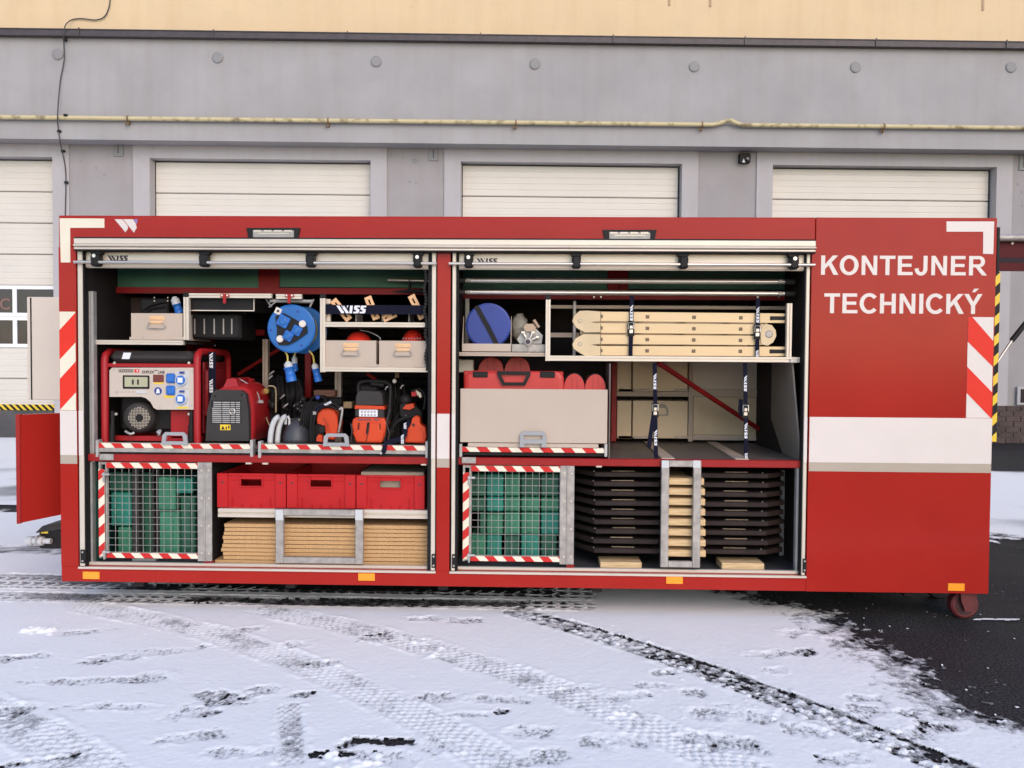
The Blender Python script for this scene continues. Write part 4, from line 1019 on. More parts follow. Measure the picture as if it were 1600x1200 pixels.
prof('cabinet_rail', 963.5, 612, 1076, 619.5, CY, .03, SHEET); prof('cabinet_post', 1076, 564, 1083, 690, CY, .03, SHEET); prof('cabinet_rail', 1083, 609, 1188, 620, CY+.002, .03, SHEET)
prof('cabinet_post', 1187, 564, 1190.5, 688, CY, .03, SHEET); prof('cabinet_rail', 1083, 680, 1188, 688, CY+.001, .03, SHEET)
prof('cabinet_panel', 1083.5, 564, 1187, 608.5, CY+.015, .02, PANELG, 0); prof('cabinet_panel', 1083.5, 620.5, 1187, 679.5, CY+.012, .02, mat('warm_panel', (0.56, .43, .28), .5), 0)
q = MB(); rod(q, [(1027, 566, .35), (1187, 671, 1.08)], .017, 10); rod(q, [(1030, 566, .30), (1084, 603, .55)], .010, 8); cp_('diagonal_brace', q, REDIN)
q = MB(); q.box(xi2-.012, xi3+.015, 1.4, 1.42, zdk1, CZ1-.06); cp_('upper_back_wall', q, DARK)
# lower bay dividers, crate shelf, retaining frames
q = MB(); q.box(X(322, 800, .08), X(331, 800, .08), .08, 1.0, zfl, zdk0-.001); cp_('divider', q, DARK)
prof('shelf_profile', 340.5, 795, 430, 808.5, .06, .03); prof('shelf_profile', 566.5, 797, 671, 810.5, .06, .03); prof('shelf_profile', 442, 802, 556, 809, .065, .02)
q = MB(); w = rc(340.5, 797, 669, 806, .095); q.box(w[0], w[1], .095, .6, w[2], w[3]); cp_('crate_shelf', q, ALUD)
def stirrup(x0, x1, y0, y1, Y, t):
    w = rc(x0, y0, x1, y1, Y); q = MB(); q.box(w[0], w[0]+t, Y, Y+.03, w[2], w[3], .003); q.box(w[1]-t, w[1], Y, Y+.03, w[2], w[3], .003)
    q.box(w[0]+t, w[1]-t, Y+.002, Y+.028, w[2], w[2]+t*.8, .003); q.box(w[0]+t, w[1]-t, Y+.002, Y+.028, w[3]-t*.8, w[3], .003); return q
cp_('retaining_frame', stirrup(430.5, 567, 796.5, 881, .022, .047), GALV)
cp_('retaining_frame', stirrup(1033, 1095, 720, 887, .0, .046), GALV)
prof('frame_tip', 1034, 719.5, 1045.5, 731, -.004, .003, LGREY, 0); prof('frame_tip', 1083, 719.5, 1094.5, 731, -.004, .003, LGREY, 0)
prof('frame_tip', 430.5, 796.5, 442.5, 813, .018, .003, LGREY, 0); prof('frame_tip', 555, 796.5, 566.5, 813, .018, .003, LGREY, 0)
# right wall fittings in the lower right bay
q = rect(MB(), 1219, 735, 1232, 868, .45, .03); cp_('upright', q, ALUD)
# mesh gates
def gate(x0, y0, x1, y1, hx, red_right):
    Y = .035
    w = rc(x0, y0, x1, y1, Y); t = .042
    q = MB(); q.box(w[0], w[0]+.012, Y+.004, Y+.03, w[2], w[3]); q.box(w[0]+.012, w[1], Y+.012, Y+.03, w[3]-.016, w[3]-.002); q.box(w[0]+.012, w[1], Y+.012, Y+.03, w[2]+.002, w[2]+.016)
    q.box(w[0]+.038, w[0]+.05, Y+.010, Y+.03, w[2]+.016, w[3]-.016); gt = cp_('mesh_gate', q, GALV)
    q = hazard(MB(), w[0]+.05, w[1]+.0, w[3]-.036, w[3]-.003, Y, .01, 4.9, -.9); cp_('hazard_strip', q, [CREAM, TAPERED], parent=gt)
    q = hazard(MB(), w[0]+.05, w[1]+.0, w[2]+.003, w[2]+.034, Y, .01, 4.9, -.9); cp_('hazard_strip', q, [CREAM, TAPERED], parent=gt)
    q = hazard(MB(), w[0]+.001, w[0]+.038, w[2]+.012, w[3]-.045, Y-.001, .005, 4.6, .9, True); cp_('hazard_strip', q, [CREAM, TAPERED], parent=gt)
    gx0, gx1, gz0, gz1 = w[0]+.051, w[1]-.006, w[2]+.036, w[3]-.038
    nx, nz_ = 13, 12
    proto = None
    for i in range(nx+1):
        xx = gx0+(gx1-gx0)*i/nx
        if proto is None:
            q = MB(); q.cyl((xx, Y+.02, gz0), (xx, Y+.02, gz1), 0.0017, 6); proto = cp_('wire', q, GALV, parent=gt)
        else:
            c = proto.copy(); COL.objects.link(c); c.location = (xx-gx0, 0, 0)
    proto = None
    for i in range(nz_+1):
        zz = gz0+(gz1-gz0)*i/nz_
        if proto is None:
            q = MB(); q.cyl((gx0, Y+.0155, zz), (gx1, Y+.0155, zz), 0.0017, 6); proto = cp_('wire', q, GALV, parent=gt)
        else:
            c = proto.copy(); COL.objects.link(c); c.location = (0, 0, zz-gz0)
    a = rc(hx, y0, hx+22, y1+4, Y); mid = (a[0]+a[1])/2
    q = MB(); q.box(w[1]-.005, mid-.003, Y-.002, Y+.008, a[2], a[3], .002); q.box(mid+.003, a[1], Y-.002, Y+.008, a[2], a[3], .002); q.cyl((mid, Y-.003, a[2]), (mid, Y-.003, a[3]), .005, 8); cp_('hinge', q, GALV, parent=gt)
    for i in range(4):
        for xx in (mid-.018, a[1]-.018):
            zz = a[2]+(a[3]-a[2])*(.08+.28*i); q = MB(); q.lathe((xx, Y-.006, zz), [(.005, 0), (.007, .004)], 10); cp_('rivet', q, ALU, parent=gt)
    for zz in (w[3]-.075, w[2]+.04):
        q = MB(); q.cyl((w[0]+.03, Y-.012, zz), (w[0]+.075, Y-.012, zz), .008, 8); q.box(w[0]+.034, w[0]+.046, Y-.018, Y+.004, zz-.045, zz+.012, .003); cp_('latch', q, ALUD, parent=gt)
    q = rect(MB(), hx+10, y1+4.5, hx+22, y1+11, .045, .04); cp_('hinge_block', q, REDIN)
gate(154, 722.5, 310, 873, 309, 0)
gate(723, 727.5, 876, 878, 875, 0)
# under-body and wheels
q = MB()
for yy in (.72, 1.62): q.box(.3, CW-.1, yy-.04, yy+.04, CZ0-.09, CZ0-.001)
for i in range(6): q.box(.4+i*.95, .46+i*.95, .1, 2.2, CZ0-.05, CZ0-.002)
cp_('subframe', q, DARK)
def roller(x, y, r=.083, w=.075):
    q = MB(); q.lathe((x, y, r), [(r-.012, 0), (r, .01), (r, w-.01), (r-.012, w)], 32); wh = cp_('roller_wheel', q, mat('dirty_wheel_red', (0.13, .018, .02), .6, var=.3, scale=14))
    q = MB(); q.lathe((x, y-.003, r), [(r*.72, 0), (r*.76, .004)], 28); cp_('hub', q, mat('dark_hub', (.05, .012, .013), .6), parent=wh)
    q = MB(); q.lathe((x, y-.02, r), [(.012, 0), (.014, .02)], 12); cp_('axle', q, ALUD, parent=wh)
    for yy in (y-.03, y+w+.006):
        q = MB(); q.prism([(x-.045, CZ0-.001), (x+.055, CZ0-.001), (x+.05, r+.02), (x+.03, r-.03), (x-.015, r-.03), (x-.04, r+.035)], yy, yy+.012); bk = cp_('wheel_bracket', q, mat('dirty_wheel_red', (0.13, .018, .02), .6, var=.3, scale=14), parent=wh)
wx = X(1507, 950, .1)
roller(wx, .09); roller(wx, 2.15)
q = MB(); c = X(1470, 940, .5); q.lathe((c, .5, .1), [(.09, 0), (.1, .01), (.1, .09), (.09, .1)], 28); cp_('roller_wheel', q, RUBBER)
q = MB()
for yy in (.72, 1.62): q.box(.35, .6, yy-.05, yy+.05, .0, CZ0-.0905)
cp_('skid_foot', q, DARK)
# right end: warning edge, raised hatch, gas strut
w = F0.at(1557, 560, .1)
q = hazard(MB(), CW+.0005, X(1560.5, 540, .06), Zz(1552, 690, .06), Zz(1560, 425, .06), .06, .03, 8.5, 1.0, True); cp_('warning_edge', q, [YELLOW, BLACK])
q = MB(); hz = Zz(1590, 372, .35); q.cyl((CW-.02, .35, hz), (CW+1.1, .35, hz+.0), .023, 12); hb = cp_('hatch', q, GALV)
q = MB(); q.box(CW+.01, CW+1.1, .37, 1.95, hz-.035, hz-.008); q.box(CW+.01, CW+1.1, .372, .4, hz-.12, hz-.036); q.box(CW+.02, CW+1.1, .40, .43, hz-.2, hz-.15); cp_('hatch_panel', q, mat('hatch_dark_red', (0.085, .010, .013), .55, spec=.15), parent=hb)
for dx in (.06, .16, .3):
    q = MB(); q.lathe((CW+dx, .365, hz-.03), [(.008, 0), (.01, .006)], 10); cp_('bolt', q, ALUD, parent=hb)
q = MB(); s0 = P3(1554, 572, .25); s1 = P3(1581, 532, .25); s2 = P3(1613, 492, .25)
q.cyl(s0, s1, .008, 10); gs = cp_('gas_strut', q, SILVER); q = MB(); q.cyl(s1, s2, .016, 12); cp_('strut_tube', q, BLACK, parent=gs)
q = rect(MB(), 1558, 355, 1562, 425, .1, .05); cp_('end_gasket', q, BLACK)
# left end: open red flap, grey door, coupling
q = MB(); f0, f1 = P3(26, 648, .10), P3(27.5, 818, .10); h0, h1 = P3(100, 645, .34), P3(100, 802, .34)
zt_, zb_ = f0[2], f1[2]
q.hexa([(f0[0], .10, zb_), (h0[0]+.02, .34, h1[2]), (h0[0]+.02, .34, h0[2]), (f0[0], .10, zt_), (f0[0]-.012, .135, zb_), (h0[0]+.01, .375, h1[2]), (h0[0]+.01, .375, h0[2]), (f0[0]-.012, .135, zt_)])
fl_ = cp_('open_end_flap', q, RED)
q = MB(); q.hexa([(f0[0]-.004, .095, zb_-.002), (f0[0]+.014, .108, zb_-.002), (f0[0]+.014, .108, zt_+.002), (f0[0]-.004, .095, zt_+.002), (f0[0]-.016, .14, zb_-.002), (f0[0]+.004, .15, zb_-.002), (f0[0]+.004, .15, zt_+.002), (f0[0]-.016, .14, zt_+.002)]); cp_('flap_edge', q, REDIN, parent=fl_)
q = rect(MB(), 42.5, 464, 100, 625, .9, .05, .004); gd = cp_('open_end_door', q, mat('pale_door', (.66, .58, .49), .5, var=.02))
q = rect(MB(), 47.5, 465, 49.5, 624.5, .897, .004); cp_('door_fold', q, BLACK, parent=gd)
q = rect(MB(), 60, 826, 104, 858, .35, .25, .012); cb = cp_('coupling_block', q, BLACK)
q = MB(); poly(q, [(55, 833), (66, 822), (104, 815), (104, 826)], .34, .2); cp_('coupling_bracket', q, DGREY, parent=cb)
q = rect(MB(), 64, 828.5, 74.5, 833.5, .344, .005); cp_('yellow_tag', q, YELLOW, parent=cb)
q = MB(); c = P3(42, 845, .33); e = P3(80, 845, .33); L = e[0]-c[0]
q.lathe(c, [(.028, 0), (.031, .01), (.031, L*.25), (.022, L*.27), (.022, L*.5), (.029, L*.52), (.029, L*.68), (.018, L*.7), (.018, L)], 18, 'x'); cp_('connector', q, LGREY, parent=cb)
q = rect(MB(), 54, 838, 58, 852, .3, .05, .004); cp_('connector_cap', q, GREY, parent=cb)

# ------------------------------------------------------------------ equipment, left bay
def loc_of(x, y, Y): return P3(x, y, Y)
def open_box(w, Y0, Y1, t=.004, floor=True):
    q = MB(); q.box(w[0], w[1], Y0, Y0+t, w[2], w[3]); q.box(w[0], w[1], Y1-t, Y1, w[2], w[3])
    q.box(w[0], w[0]+t, Y0+t, Y1-t, w[2], w[3]); q.box(w[1]-t, w[1], Y0+t, Y1-t, w[2], w[3])
    if floor: q.box(w[0]+t, w[1]-t, Y0+t, Y1-t, w[2], w[2]+t)
    return q
def box_handle(root, cx, y, Y, s=1.0):
    c = F0.at(cx, y, Y); k = F0.k(Y)*s
    q = MB(); q.box(c[0]-12*k, c[0]+12*k, Y-.003, Y, c[1]+1*k, c[1]+7*k, .001); q.box(c[0]-11*k, c[0]+11*k, Y-.006, Y, c[1]-5*k, c[1]-.5*k, .001); pl_ = part(root, 'handle_plate', q, ORB)
    q = MB(); q.tube([(c[0]-10.5*k, Y-.009, c[1]-3*k), (c[0]-14.5*k, Y-.012, c[1]-10*k), (c[0]-12*k, Y-.012, c[1]-12.5*k), (c[0]+12*k, Y-.012, c[1]-12.5*k), (c[0]+14.5*k, Y-.012, c[1]-10*k), (c[0]+10.5*k, Y-.009, c[1]-3*k)], .0035, 8); part(root, 'bail_handle', q, GALV)
    for i in (-8, 0, 8):
        for dz in (4, -3):
            q = MB(); q.lathe((c[0]+i*k, Y-.008, c[1]+dz*k), [(.003, 0), (.003, .003)], 8); part(root, 'rivet', q, ALUD, parent=pl_)
def alu_box(x0, y0, x1, y1, Y, d, label, m=SHEET, handle=True, lips=((0, 21), (None, 21))):
    w = rc(x0, y0, x1, y1, Y); t = thing('aluminium_box', label, 'box', ((w[0]+w[1])/2, Y+d/2, w[2]), 'aluminium drawer boxes on the shelves')
    part(t, 'body', open_box(w, Y, Y+d), m)
    if handle: box_handle(t, (x0+x1)/2, y0+(y1-y0)*.27, Y-.0005)
    for xx, s in ((x0-3, 1), (x1-18, 1)):
        q = rect(MB(), xx, y1-4.5, xx+21, y1, Y-.008, .008, .001); part(t, 'corner_lip', q, m)
    return t
b1 = alu_box(205, 489.5, 285, 531, .09, .45, 'plain aluminium box with brass handle plate on the upper left shelf')
b2 = alu_box(509, 532, 587.5, 573.5, .075, .45, 'aluminium box with brass handle, left one of the pair under the cream hooks')
b3 = alu_box(592.5, 532.5, 667, 574, .075, .45, 'aluminium box with brass handle, right one of the pair beside the chain')
# black case and coupling plug inside the first box
t = thing('black_case', 'black rigid case standing in the aluminium box on the upper left shelf', 'case', loc_of(240, 490, .3))
q = rect(MB(), 219, 466, 263, 500, .25, .12, .01); part(t, 'shell', q, BLACK)
q = MB(); rod(q, [(222, 486, .245), (236, 477, .24), (250, 473, .24), (260, 472, .245)], .006, 8); rod(q, [(226, 489, .244), (240, 481, .24), (258, 480, .245)], .006, 8); part(t, 'cord', q, RUBBER)
for x in (241, 262):
    for y in (465, 470):
        q = MB(); c = P3(x, y, .247); q.lathe(c, [(.004, 0), (.005, .004)], 8); part(t, 'rivet', q, ALU)
def plug(name, label, p0, p1, split, r0, r1, cord=None, cat='plug', group=None):
    a, b = Vector(p0), Vector(p1); mid = a.lerp(b, split)
    t = thing(name, label, cat, tuple(b), group)
    q = MB(); q.tube([a, a.lerp(mid, .25), a.lerp(mid, .3), mid], [r0*.55, r0*.7, r0, r0], 16); part(t, 'cap', q, LGREY)
    q = MB(); q.tube([mid, mid.lerp(b, .1), mid.lerp(b, .12), mid.lerp(b, .6), mid.lerp(b, .62), b], [r1*1.15, r1*1.15, r1, r1, r1*1.12, r1*1.08], 16); part(t, 'socket_body', q, BLUES)
    if cord:
        q = MB(); q.tube(smooth(cord, 6), .006, 8); part(t, 'cord', q, CABLEY)
    return t
plug('coupling_plug', 'grey and blue power plug lying on the black case, upper left shelf', P3(272, 464, .2), P3(281, 490, .2), .45, .026, .024)
# black ribbed container under the hanging drawer
t = thing('ribbed_canister', 'black plastic canister with slim upright slots under the hanging drawer', 'canister', loc_of(336, 531, .3))
q = rect(MB(), 297, 489, 376, 530, .24, .3, .015); part(t, 'body', q, BLACK)
for x in (303, 318, 333.5, 348, 361):
    q = rect(MB(), x, 498, x+2, 522, .236, .006, .001); part(t, 'rib', q, GALV)
# cable reel
rc0 = P3(455, 513.5, .10); t = thing('cable_reel', 'round blue cable reel with black socket plate hanging below the red catch', 'cable reel', (rc0[0], .1, rc0[2]-.15))
k = F0.k(.10); rr = 38*k
q = MB(); q.lathe((rc0[0], .10, rc0[2]), [(rr*.2, 0), (rr-.010, 0), (rr, .006), (rr, .02), (rr-.006, .026)], 48); part(t, 'front_flange', q, BLUE)
q = MB(); q.lathe((rc0[0], .127, rc0[2]), [(rr*.85, 0), (rr*.85, .12)], 40); part(t, 'wound_cable', q, CABLEY)
q = MB(); q.lathe((rc0[0]+.035, .245, rc0[2]-.004), [(rr*.2, 0), (rr*.98, 0), (rr, .006), (rr, .02)], 48); part(t, 'rear_flange', q, BLUE)
q = MB(); A2 = [(430, 494), (443, 489), (468, 503), (479, 510), (480, 520), (462, 533), (449, 539), (436, 539), (432, 531), (433, 515)]
poly(q, [(x, y) for x, y in A2], .085, .016); sp = part(t, 'socket_plate', q, BLACK)
for x, y, s, a in ((442.5, 502, 9, 28), (450, 525, 7.4, 28), (463.5, 516.5, 7.4, 28)):
    c = P3(x, y, .078); w = s*k; q = MB(); q.box(c[0]-w, c[0]+w, .072, .086, c[2]-w, c[2]+w, .005); q.rotate(c, R(a)); so = part(t, 'socket', q, BLUES, parent=sp)
    q = MB(); q.lathe((c[0], .064, c[2]), [(w*.5, 0), (w*.72, .004), (w*.75, .01)], 20); part(t, 'socket_lid', q, BLUE, parent=sp)
for x, y in ((472.5, 506), (437.3, 529.5)):
    c = P3(x, y, .08); q = MB(); q.lathe((c[0], .076, c[2]), [(.020, 0), (.022, .004), (.022, .012)], 20); part(t, 'dial', q, WHITE, parent=sp)
    q = MB(); q.lathe((c[0], .0748, c[2]), [(.009, 0), (.009, .002)], 12); part(t, 'dial_centre', q, CREAM, parent=sp)
q = MB(); c = P3(434.5, 486, .098); w = 5*k; q.box(c[0]-w, c[0]+w, .097, .1, c[2]-w, c[2]+w); q.rotate(c, R(25)); q.m = 1; q.box(c[0]-.008, c[0]+.008, .0955, .097, c[2]-.007, c[2]+.007); part(t, 'sticker', q, [WHITE, INK])
for x, y in ((465, 487), (423, 516), (471, 540)):
    c = P3(x, y, .1); q = MB(); q.lathe((c[0], .0985, c[2]), [(.008, 0), (.008, .004)], 12); part(t, 'bolt_recess', q, DBLUE)
q = MB(); rod(q, [(416, 468, .16), (424, 479, .12)], .006, 8); rod(q, [(422, 470, .14), (488, 471, .14)], .012, 10); rod(q, [(490, 468, .16), (484, 480, .12)], .006, 8); rod(q, [(420, 480, .13), (436, 468, .13)], .004, 6); part(t, 'carrying_frame', q, ALUD)
plug('power_plug', 'blue power coupling hanging on a yellow cord below the left of the cable reel', P3(449.5, 565, .14), P3(456, 596, .14), .28, .026, .029, [P3(445, 548, .14), P3(449, 556, .14), P3(449.5, 566, .14)], group='blue plugs hanging below the cable reel')
plug('power_plug', 'slimmer blue power coupling hanging right of the other, near the red post', P3(491, 568, .22), P3(498, 596, .22), .3, .021, .022, [P3(483, 548, .2), P3(489, 556, .21), P3(491, 568, .22)], group='blue plugs hanging below the cable reel')
plug('power_plug', 'greyish blue power coupling half hidden behind the larger hanging plug', P3(460, 556, .3), P3(461, 580, .3), .5, .018, .018, [P3(464, 548, .3), P3(461, 553, .3), P3(460, 557, .3)], group='blue plugs hanging below the cable reel')
# cream hooks behind the strap
for i, (x0, y0, x1, y1, Wd) in enumerate(((525, 470, 550, 501, 9), (578, 465, 592, 500, 9), (602, 500, 622, 491, 8), (645, 463, 663, 499, 9))):
    a, b = P3(x0, y0, .2), P3(x1, y1, .2); L = math.dist(a, b); ang = math.atan2(b[2]-a[2], b[0]-a[0]); w = Wd*F0.k(.2)/2
    c = ((a[0]+b[0])/2, .125, (a[2]+b[2])/2); q = MB(); w *= 1.25; s1 = L*.5; g_ = w*.24
    Yh, Yk = .12, .13
    q.box(c[0]-s1, c[0]-s1+L*.13, Yh, Yk, c[2]-w, c[2]+w, .001); q.box(c[0]+s1-L*.13, c[0]+s1, Yh, Yk, c[2]-w, c[2]+w, .001); q.box(c[0]-L*.16, c[0]+L*.16, Yh, Yk, c[2]-w, c[2]+w, .001)
    for e in (-1, 1):
        for u_ in (-1, 1):
            q.box(c[0]+e*L*.16, c[0]+e*(s1-L*.13), Yh, Yk, c[2]+u_*w, c[2]+u_*g_)
    q.rotate(c, -ang)
    solo('rigging_hook', q, mat('cream_orange_metal', (0.88, 0.52, 0.27), .5), 'cream slotted steel hook behind the navy strap, %s' % ('leftmost of the four', 'second from the left', 'lying the other way, third from the left', 'rightmost beside the chain')[i], 'hook', c, 'cream hooks behind the strap')
for i, x in enumerate((556, 597, 639)):
    q = rect(MB(), x-.7, 490, x+.7, 502.5, .15, .2); cp_('shelf_divider', q, GALV)
t = thing('retaining_strap', 'navy strap with large maker lettering stretched across the upper right shelf of the left bay', 'strap', loc_of(588, 490, .07), 'navy retaining straps')
q = MB(); w = rc(508, 476.5, 663, 491, .07); q.box(w[0], w[1], .07, .073, w[2], w[3]); part(t, 'webbing', q, NAVY)
c = F0.at(549, 483.5, .0685); part(t, 'print', wiss(MB(), c, .185, .047, .0685, d=.0008), PRINT)
# helmets / orange domes
for i, (x, y, r, Y) in enumerate(((560.5, 541, 21.5, .25), (645.5, 538, 18, .25))):
    c = P3(x, y, Y); k = F0.k(Y); t = thing('orange_helmet', ('orange helmet with visor cord in the left box under the hooks', 'partly hidden orange helmet with row of studs in the right box under the hooks')[i], 'helmet', (c[0], Y, c[2]-.06), 'orange helmets in the boxes')
    q = MB(); q.dome(c, r*k, r*k*1.2, 23*k, 24, 10, -.3); part(t, 'shell', q, FLUO)
    q = MB()
    if i == 0: hose(q, [(563, 516, .16), (578, 519, .15), (593, 527, .12), (594, 531, .11)], .003, 6)
    else:
        for j in range(7): cc = P3(630+j*4.4, 529, .135); q.dome((cc[0], cc[1], cc[2]), .005, .005, .005, 8, 4)
    part(t, 'trim', q, GREY)
# hanging chain
t = thing('roller_chain', 'black link chain hanging down beside the right guide of the left bay', 'chain', loc_of(665, 580, .03))
proto = None
for i in range(31):
    c = P3(664.5+1.5*math.sin(i*.9)+2.2*min(1, max(0, (i-12)/10)), 424+i*5.1, .03)
    if proto is None:
        q = MB(); q.lathe(c, [(.009, 0), (.012, .004), (.012, .010), (.009, .014)], 10); proto = part(t, 'link', q, BLACK); pc = c
    else:
        o = proto.copy(); COL.objects.link(o); o.parent = t; o.location = (c[0]-pc[0], 0, c[2]-pc[2])
t = thing('steel_bar', 'short silver bar with black handle at the upper right of the left bay', 'bar', loc_of(640, 440, .3))
q = MB(); rod(q, [(606, 437.5, .30), (671, 439, .30)], .009, 10); part(t, 'bar', q, SILVER)
q = MB(); rod(q, [(640, 438, .3), (640, 455, .3)], .010, 8); rod(q, [(612, 456, .3), (630, 455, .3), (664, 455, .3)], [.001, .010, .014], 8); part(t, 'hook', q, BLACK)

# --- generator
GY = .12; gl_ = loc_of(236, 693, GY+.25); zt = Ztray
t = thing('generator', 'large portable generator in a red tube frame with grey socket panel, on the left tray', 'generator', (gl_[0], GY+.25, zt))
def hoop(x, ytop, name):
    a = P3(x, 692, GY); r = .0225; top = Zz(x, ytop, GY)-r
    q = MB(); D = .52
    pts = [(a[0], GY, zt), (a[0], GY, top-.05), (a[0], GY+.012, top-.02), (a[0], GY+.05, top), (a[0], GY+D-.05, top), (a[0], GY+D-.012, top-.02), (a[0], GY+D, top-.05), (a[0], GY+D, zt)]
    q.tube(pts, r, 14); part(t, name, q, MACH); return a[0], top
gx0, gtop = hoop(164.5, 544, 'frame_tube'); gx1, _ = hoop(308.5, 544, 'frame_tube')
q = MB(); z = Zz(236, 571, GY); q.box(gx0+.02, gx1-.02, GY-.004, GY+.016, z-.012, z+.012, .003); q.box(gx0+.02, gx1-.02, GY+.50, GY+.52, z-.012, z+.012); q.box(gx0, gx1, GY+.06, GY+.10, zt+.005, zt+.035); q.box(gx0, gx1, GY+.40, GY+.44, zt+.005, zt+.035); part(t, 'cross_bar', q, MACH)
q = MB(); q.box(gx0+.026, gx1-.026, GY-.004, GY+.50, z+.014, gtop+.008, .03); tk = part(t, 'fuel_tank', q, DGREY)
for x in (178.5, 295):
    q = MB(); c = P3(x, 567, GY-.006); q.lathe(c, [(.008, 0), (.010, .005)], 10); part(t, 'bolt', q, SILVER, parent=tk)
q = MB(); c = rc(190, 551, 205, 561, GY-.0055); q.prism([(c[0], c[2]), (c[1]-.012, c[2]), (c[1], c[3]), (c[0]+.012, c[3])], GY-.0055, GY-.003); part(t, 'paper_label', q, PRINT, parent=tk)
q = MB(); pp = [(171, 579), (175, 574.5), (303, 574.5), (303, 640), (245, 640), (240, 637), (235, 628), (228, 622), (221, 620), (171, 620)]
poly(q, pp, GY-.012, .02); pn = part(t, 'control_panel', q, PANELG)
def on(name, mb, m): return part(t, name, mb, m, parent=pn)
q = rect(MB(), 191.5, 586.5, 233, 607.5, GY-.018, .008, .003); on('meter_frame', q, BLACK)
q = rect(MB(), 194.5, 589, 230.5, 604.5, GY-.020, .004, .001); on('meter_window', q, LCD)
q = MB(); w = rc(206, 593, 217, 601, GY-.021); q.box(w[0], w[0]+.012, GY-.021, GY-.0199, w[2], w[3]); q.box(w[1]-.012, w[1], GY-.021, GY-.0199, w[2], w[3]); on('meter_mark', q, DGREY)
q = rect(MB(), 239, 585.5, 255.5, 597, GY-.016, .006, .001); rect(q, 241, 588, 249, 593, GY-.017, .002); on('red_display', q, mat('display_red', (0.16, 0.03, .025), .3))
q = rect(MB(), 240, 597.5, 255.5, 600, GY-.013, .002); rect(q, 256, 618, 272, 621.5, GY-.013, .002); rect(q, 277, 635.5, 294, 638.5, GY-.013, .002); on('yellow_label', q, YELLOW)
for y in (591, 610):
    q = rect(MB(), 258.5, y-7.5, 272.5, y+7.5, GY-.030, .020, .008); on('socket', q, BLUES)
    q = MB(); c = P3(265.5, y, GY-.034); q.lathe(c, [(.020, 0), (.025, .006)], 18); on('socket_lid', q, BLUES)
q = rect(MB(), 273.5, 580, 295, 606, GY-.014, .003); rect(q, 273.5, 609, 295, 635.5, GY-.014, .003); on('socket_base', q, LGREY)
for y in (594, 623.5):
    c = P3(282, y, GY-.03); q = MB(); q.lathe(c, [(.034, 0), (.038, .006), (.038, .02)], 28); on('round_socket', q, LGREY)
    q = MB(); q.lathe((c[0], GY-.034, c[2]), [(.028, 0), (.030, .005)], 24); on('blue_ring', q, BLUES)
    q = MB(); q.box(c[0]-.016, c[0]+.016, GY-.040, GY-.033, c[2]-.016, c[2]+.016, .002); on('socket_window', q, PRINT)
    q = rect(MB(), 280, y-13.5, 287, y-10.5, GY-.028, .016); on('hinge', q, DBLUE)
c = P3(246.8, 611, GY-.0135); q = MB(); q.lathe(c, [(.024, 0), (.024, .002)], 24); on('blue_sign', q, DBLUE)
q = MB(); q.dome((c[0], GY-.0138, c[2]+.003), .010, .001, .012, 10, 6); q.box(c[0]-.011, c[0]+.011, GY-.0146, GY-.0136, c[2]-.014, c[2]-.002); on('sign_figure', q, PRINT)
def txt(root, parent, s, x0, y0, x1, y1, Y, m, name='print', wt=.02, shear=0):
    a = rc(x0, y0, x1, y1, Y); return part(root, name, letter(MB(), s, a[0], a[1], a[2], a[3], Y, wt, shear), m, parent=parent)
for i_, ch_ in enumerate('ENDRESS'):
    x_ = 185.2+i_*3.35; q = rect(MB(), x_, 577, x_+2.9, 581.8, GY-.0128, .001); part(t, 'letter_box', q, INK, parent=pn)
    txt(t, pn, ch_, x_+.6, 577.8, x_+2.3, 581, GY-.0138, PANELG, wt=.03)
q = rect(MB(), 210, 577, 217.5, 582, GY-.0135, .002); on('logo_patch', q, FLUO); q = MB(); c = P3(214.5, 579.3, GY-.0142); q.lathe(c, [(.005, 0), (.005, .001)], 10); on('logo_spot', q, PRINT)
txt(t, pn, 'DUPLEX', 222, 579, 241, 583.5, GY-.013, INK); txt(t, pn, 'plus', 241.5, 577.6, 246, 580.2, GY-.013, INK); txt(t, pn, 'LINE', 247, 579.5, 257.5, 584, GY-.013, INK)
q = rect(MB(), 212, 610, 228, 615, GY-.017, .006, .002); on('toggle', q, LGREY)
q = MB()
for i in range(5): c = P3(184+i*6, 612.5, GY-.0135); q.lathe(c, [(.004, 0), (.004, .002)], 8)
on('screw_row', q, mat('panel_screw', (.3, .28, .26), .5))
for x, y in ((178, 577.5), (300, 580), (181, 613), (249, 637), (299, 634)):
    c = P3(x, y, GY-.015); q = MB(); q.lathe(c, [(.005, 0), (.006, .004)], 8); on('screw', q, ALUD)
q = MB(); q.box(gx0+.03, gx1-.1, GY+.10, GY+.46, zt+.05, z-.02, .03); en = part(t, 'engine_block', q, BLACK)
c = P3(216, 652, GY+.04); q = MB(); q.lathe((c[0], GY+.02, c[2]), [(.062, 0), (.086, .008), (.098, .03), (.104, .09)], 36); rs = part(t, 'recoil_housing', q, DGREY)
c = P3(217.5, 653, GY+.018); q = MB()
for i in range(-7, 8):
    for j in range(-7, 8):
        if 2.3 < math.hypot(i, j) < 7.2:
            xx, zz = c[0]+i*.0094, c[2]+j*.0094; q.prism([(xx-.0032, zz), (xx, zz-.0032), (xx+.0032, zz), (xx, zz+.0032)], GY+.0165, GY+.021)
part(t, 'recoil_mesh', q, mat('mesh_cream', (.62, .54, .42), .5), parent=rs, stuff=True)
q = MB(); q.lathe((c[0], GY+.012, c[2]), [(.018, 0), (.022, .010)], 18); part(t, 'recoil_hub', q, BLACK, parent=rs)
q = MB()
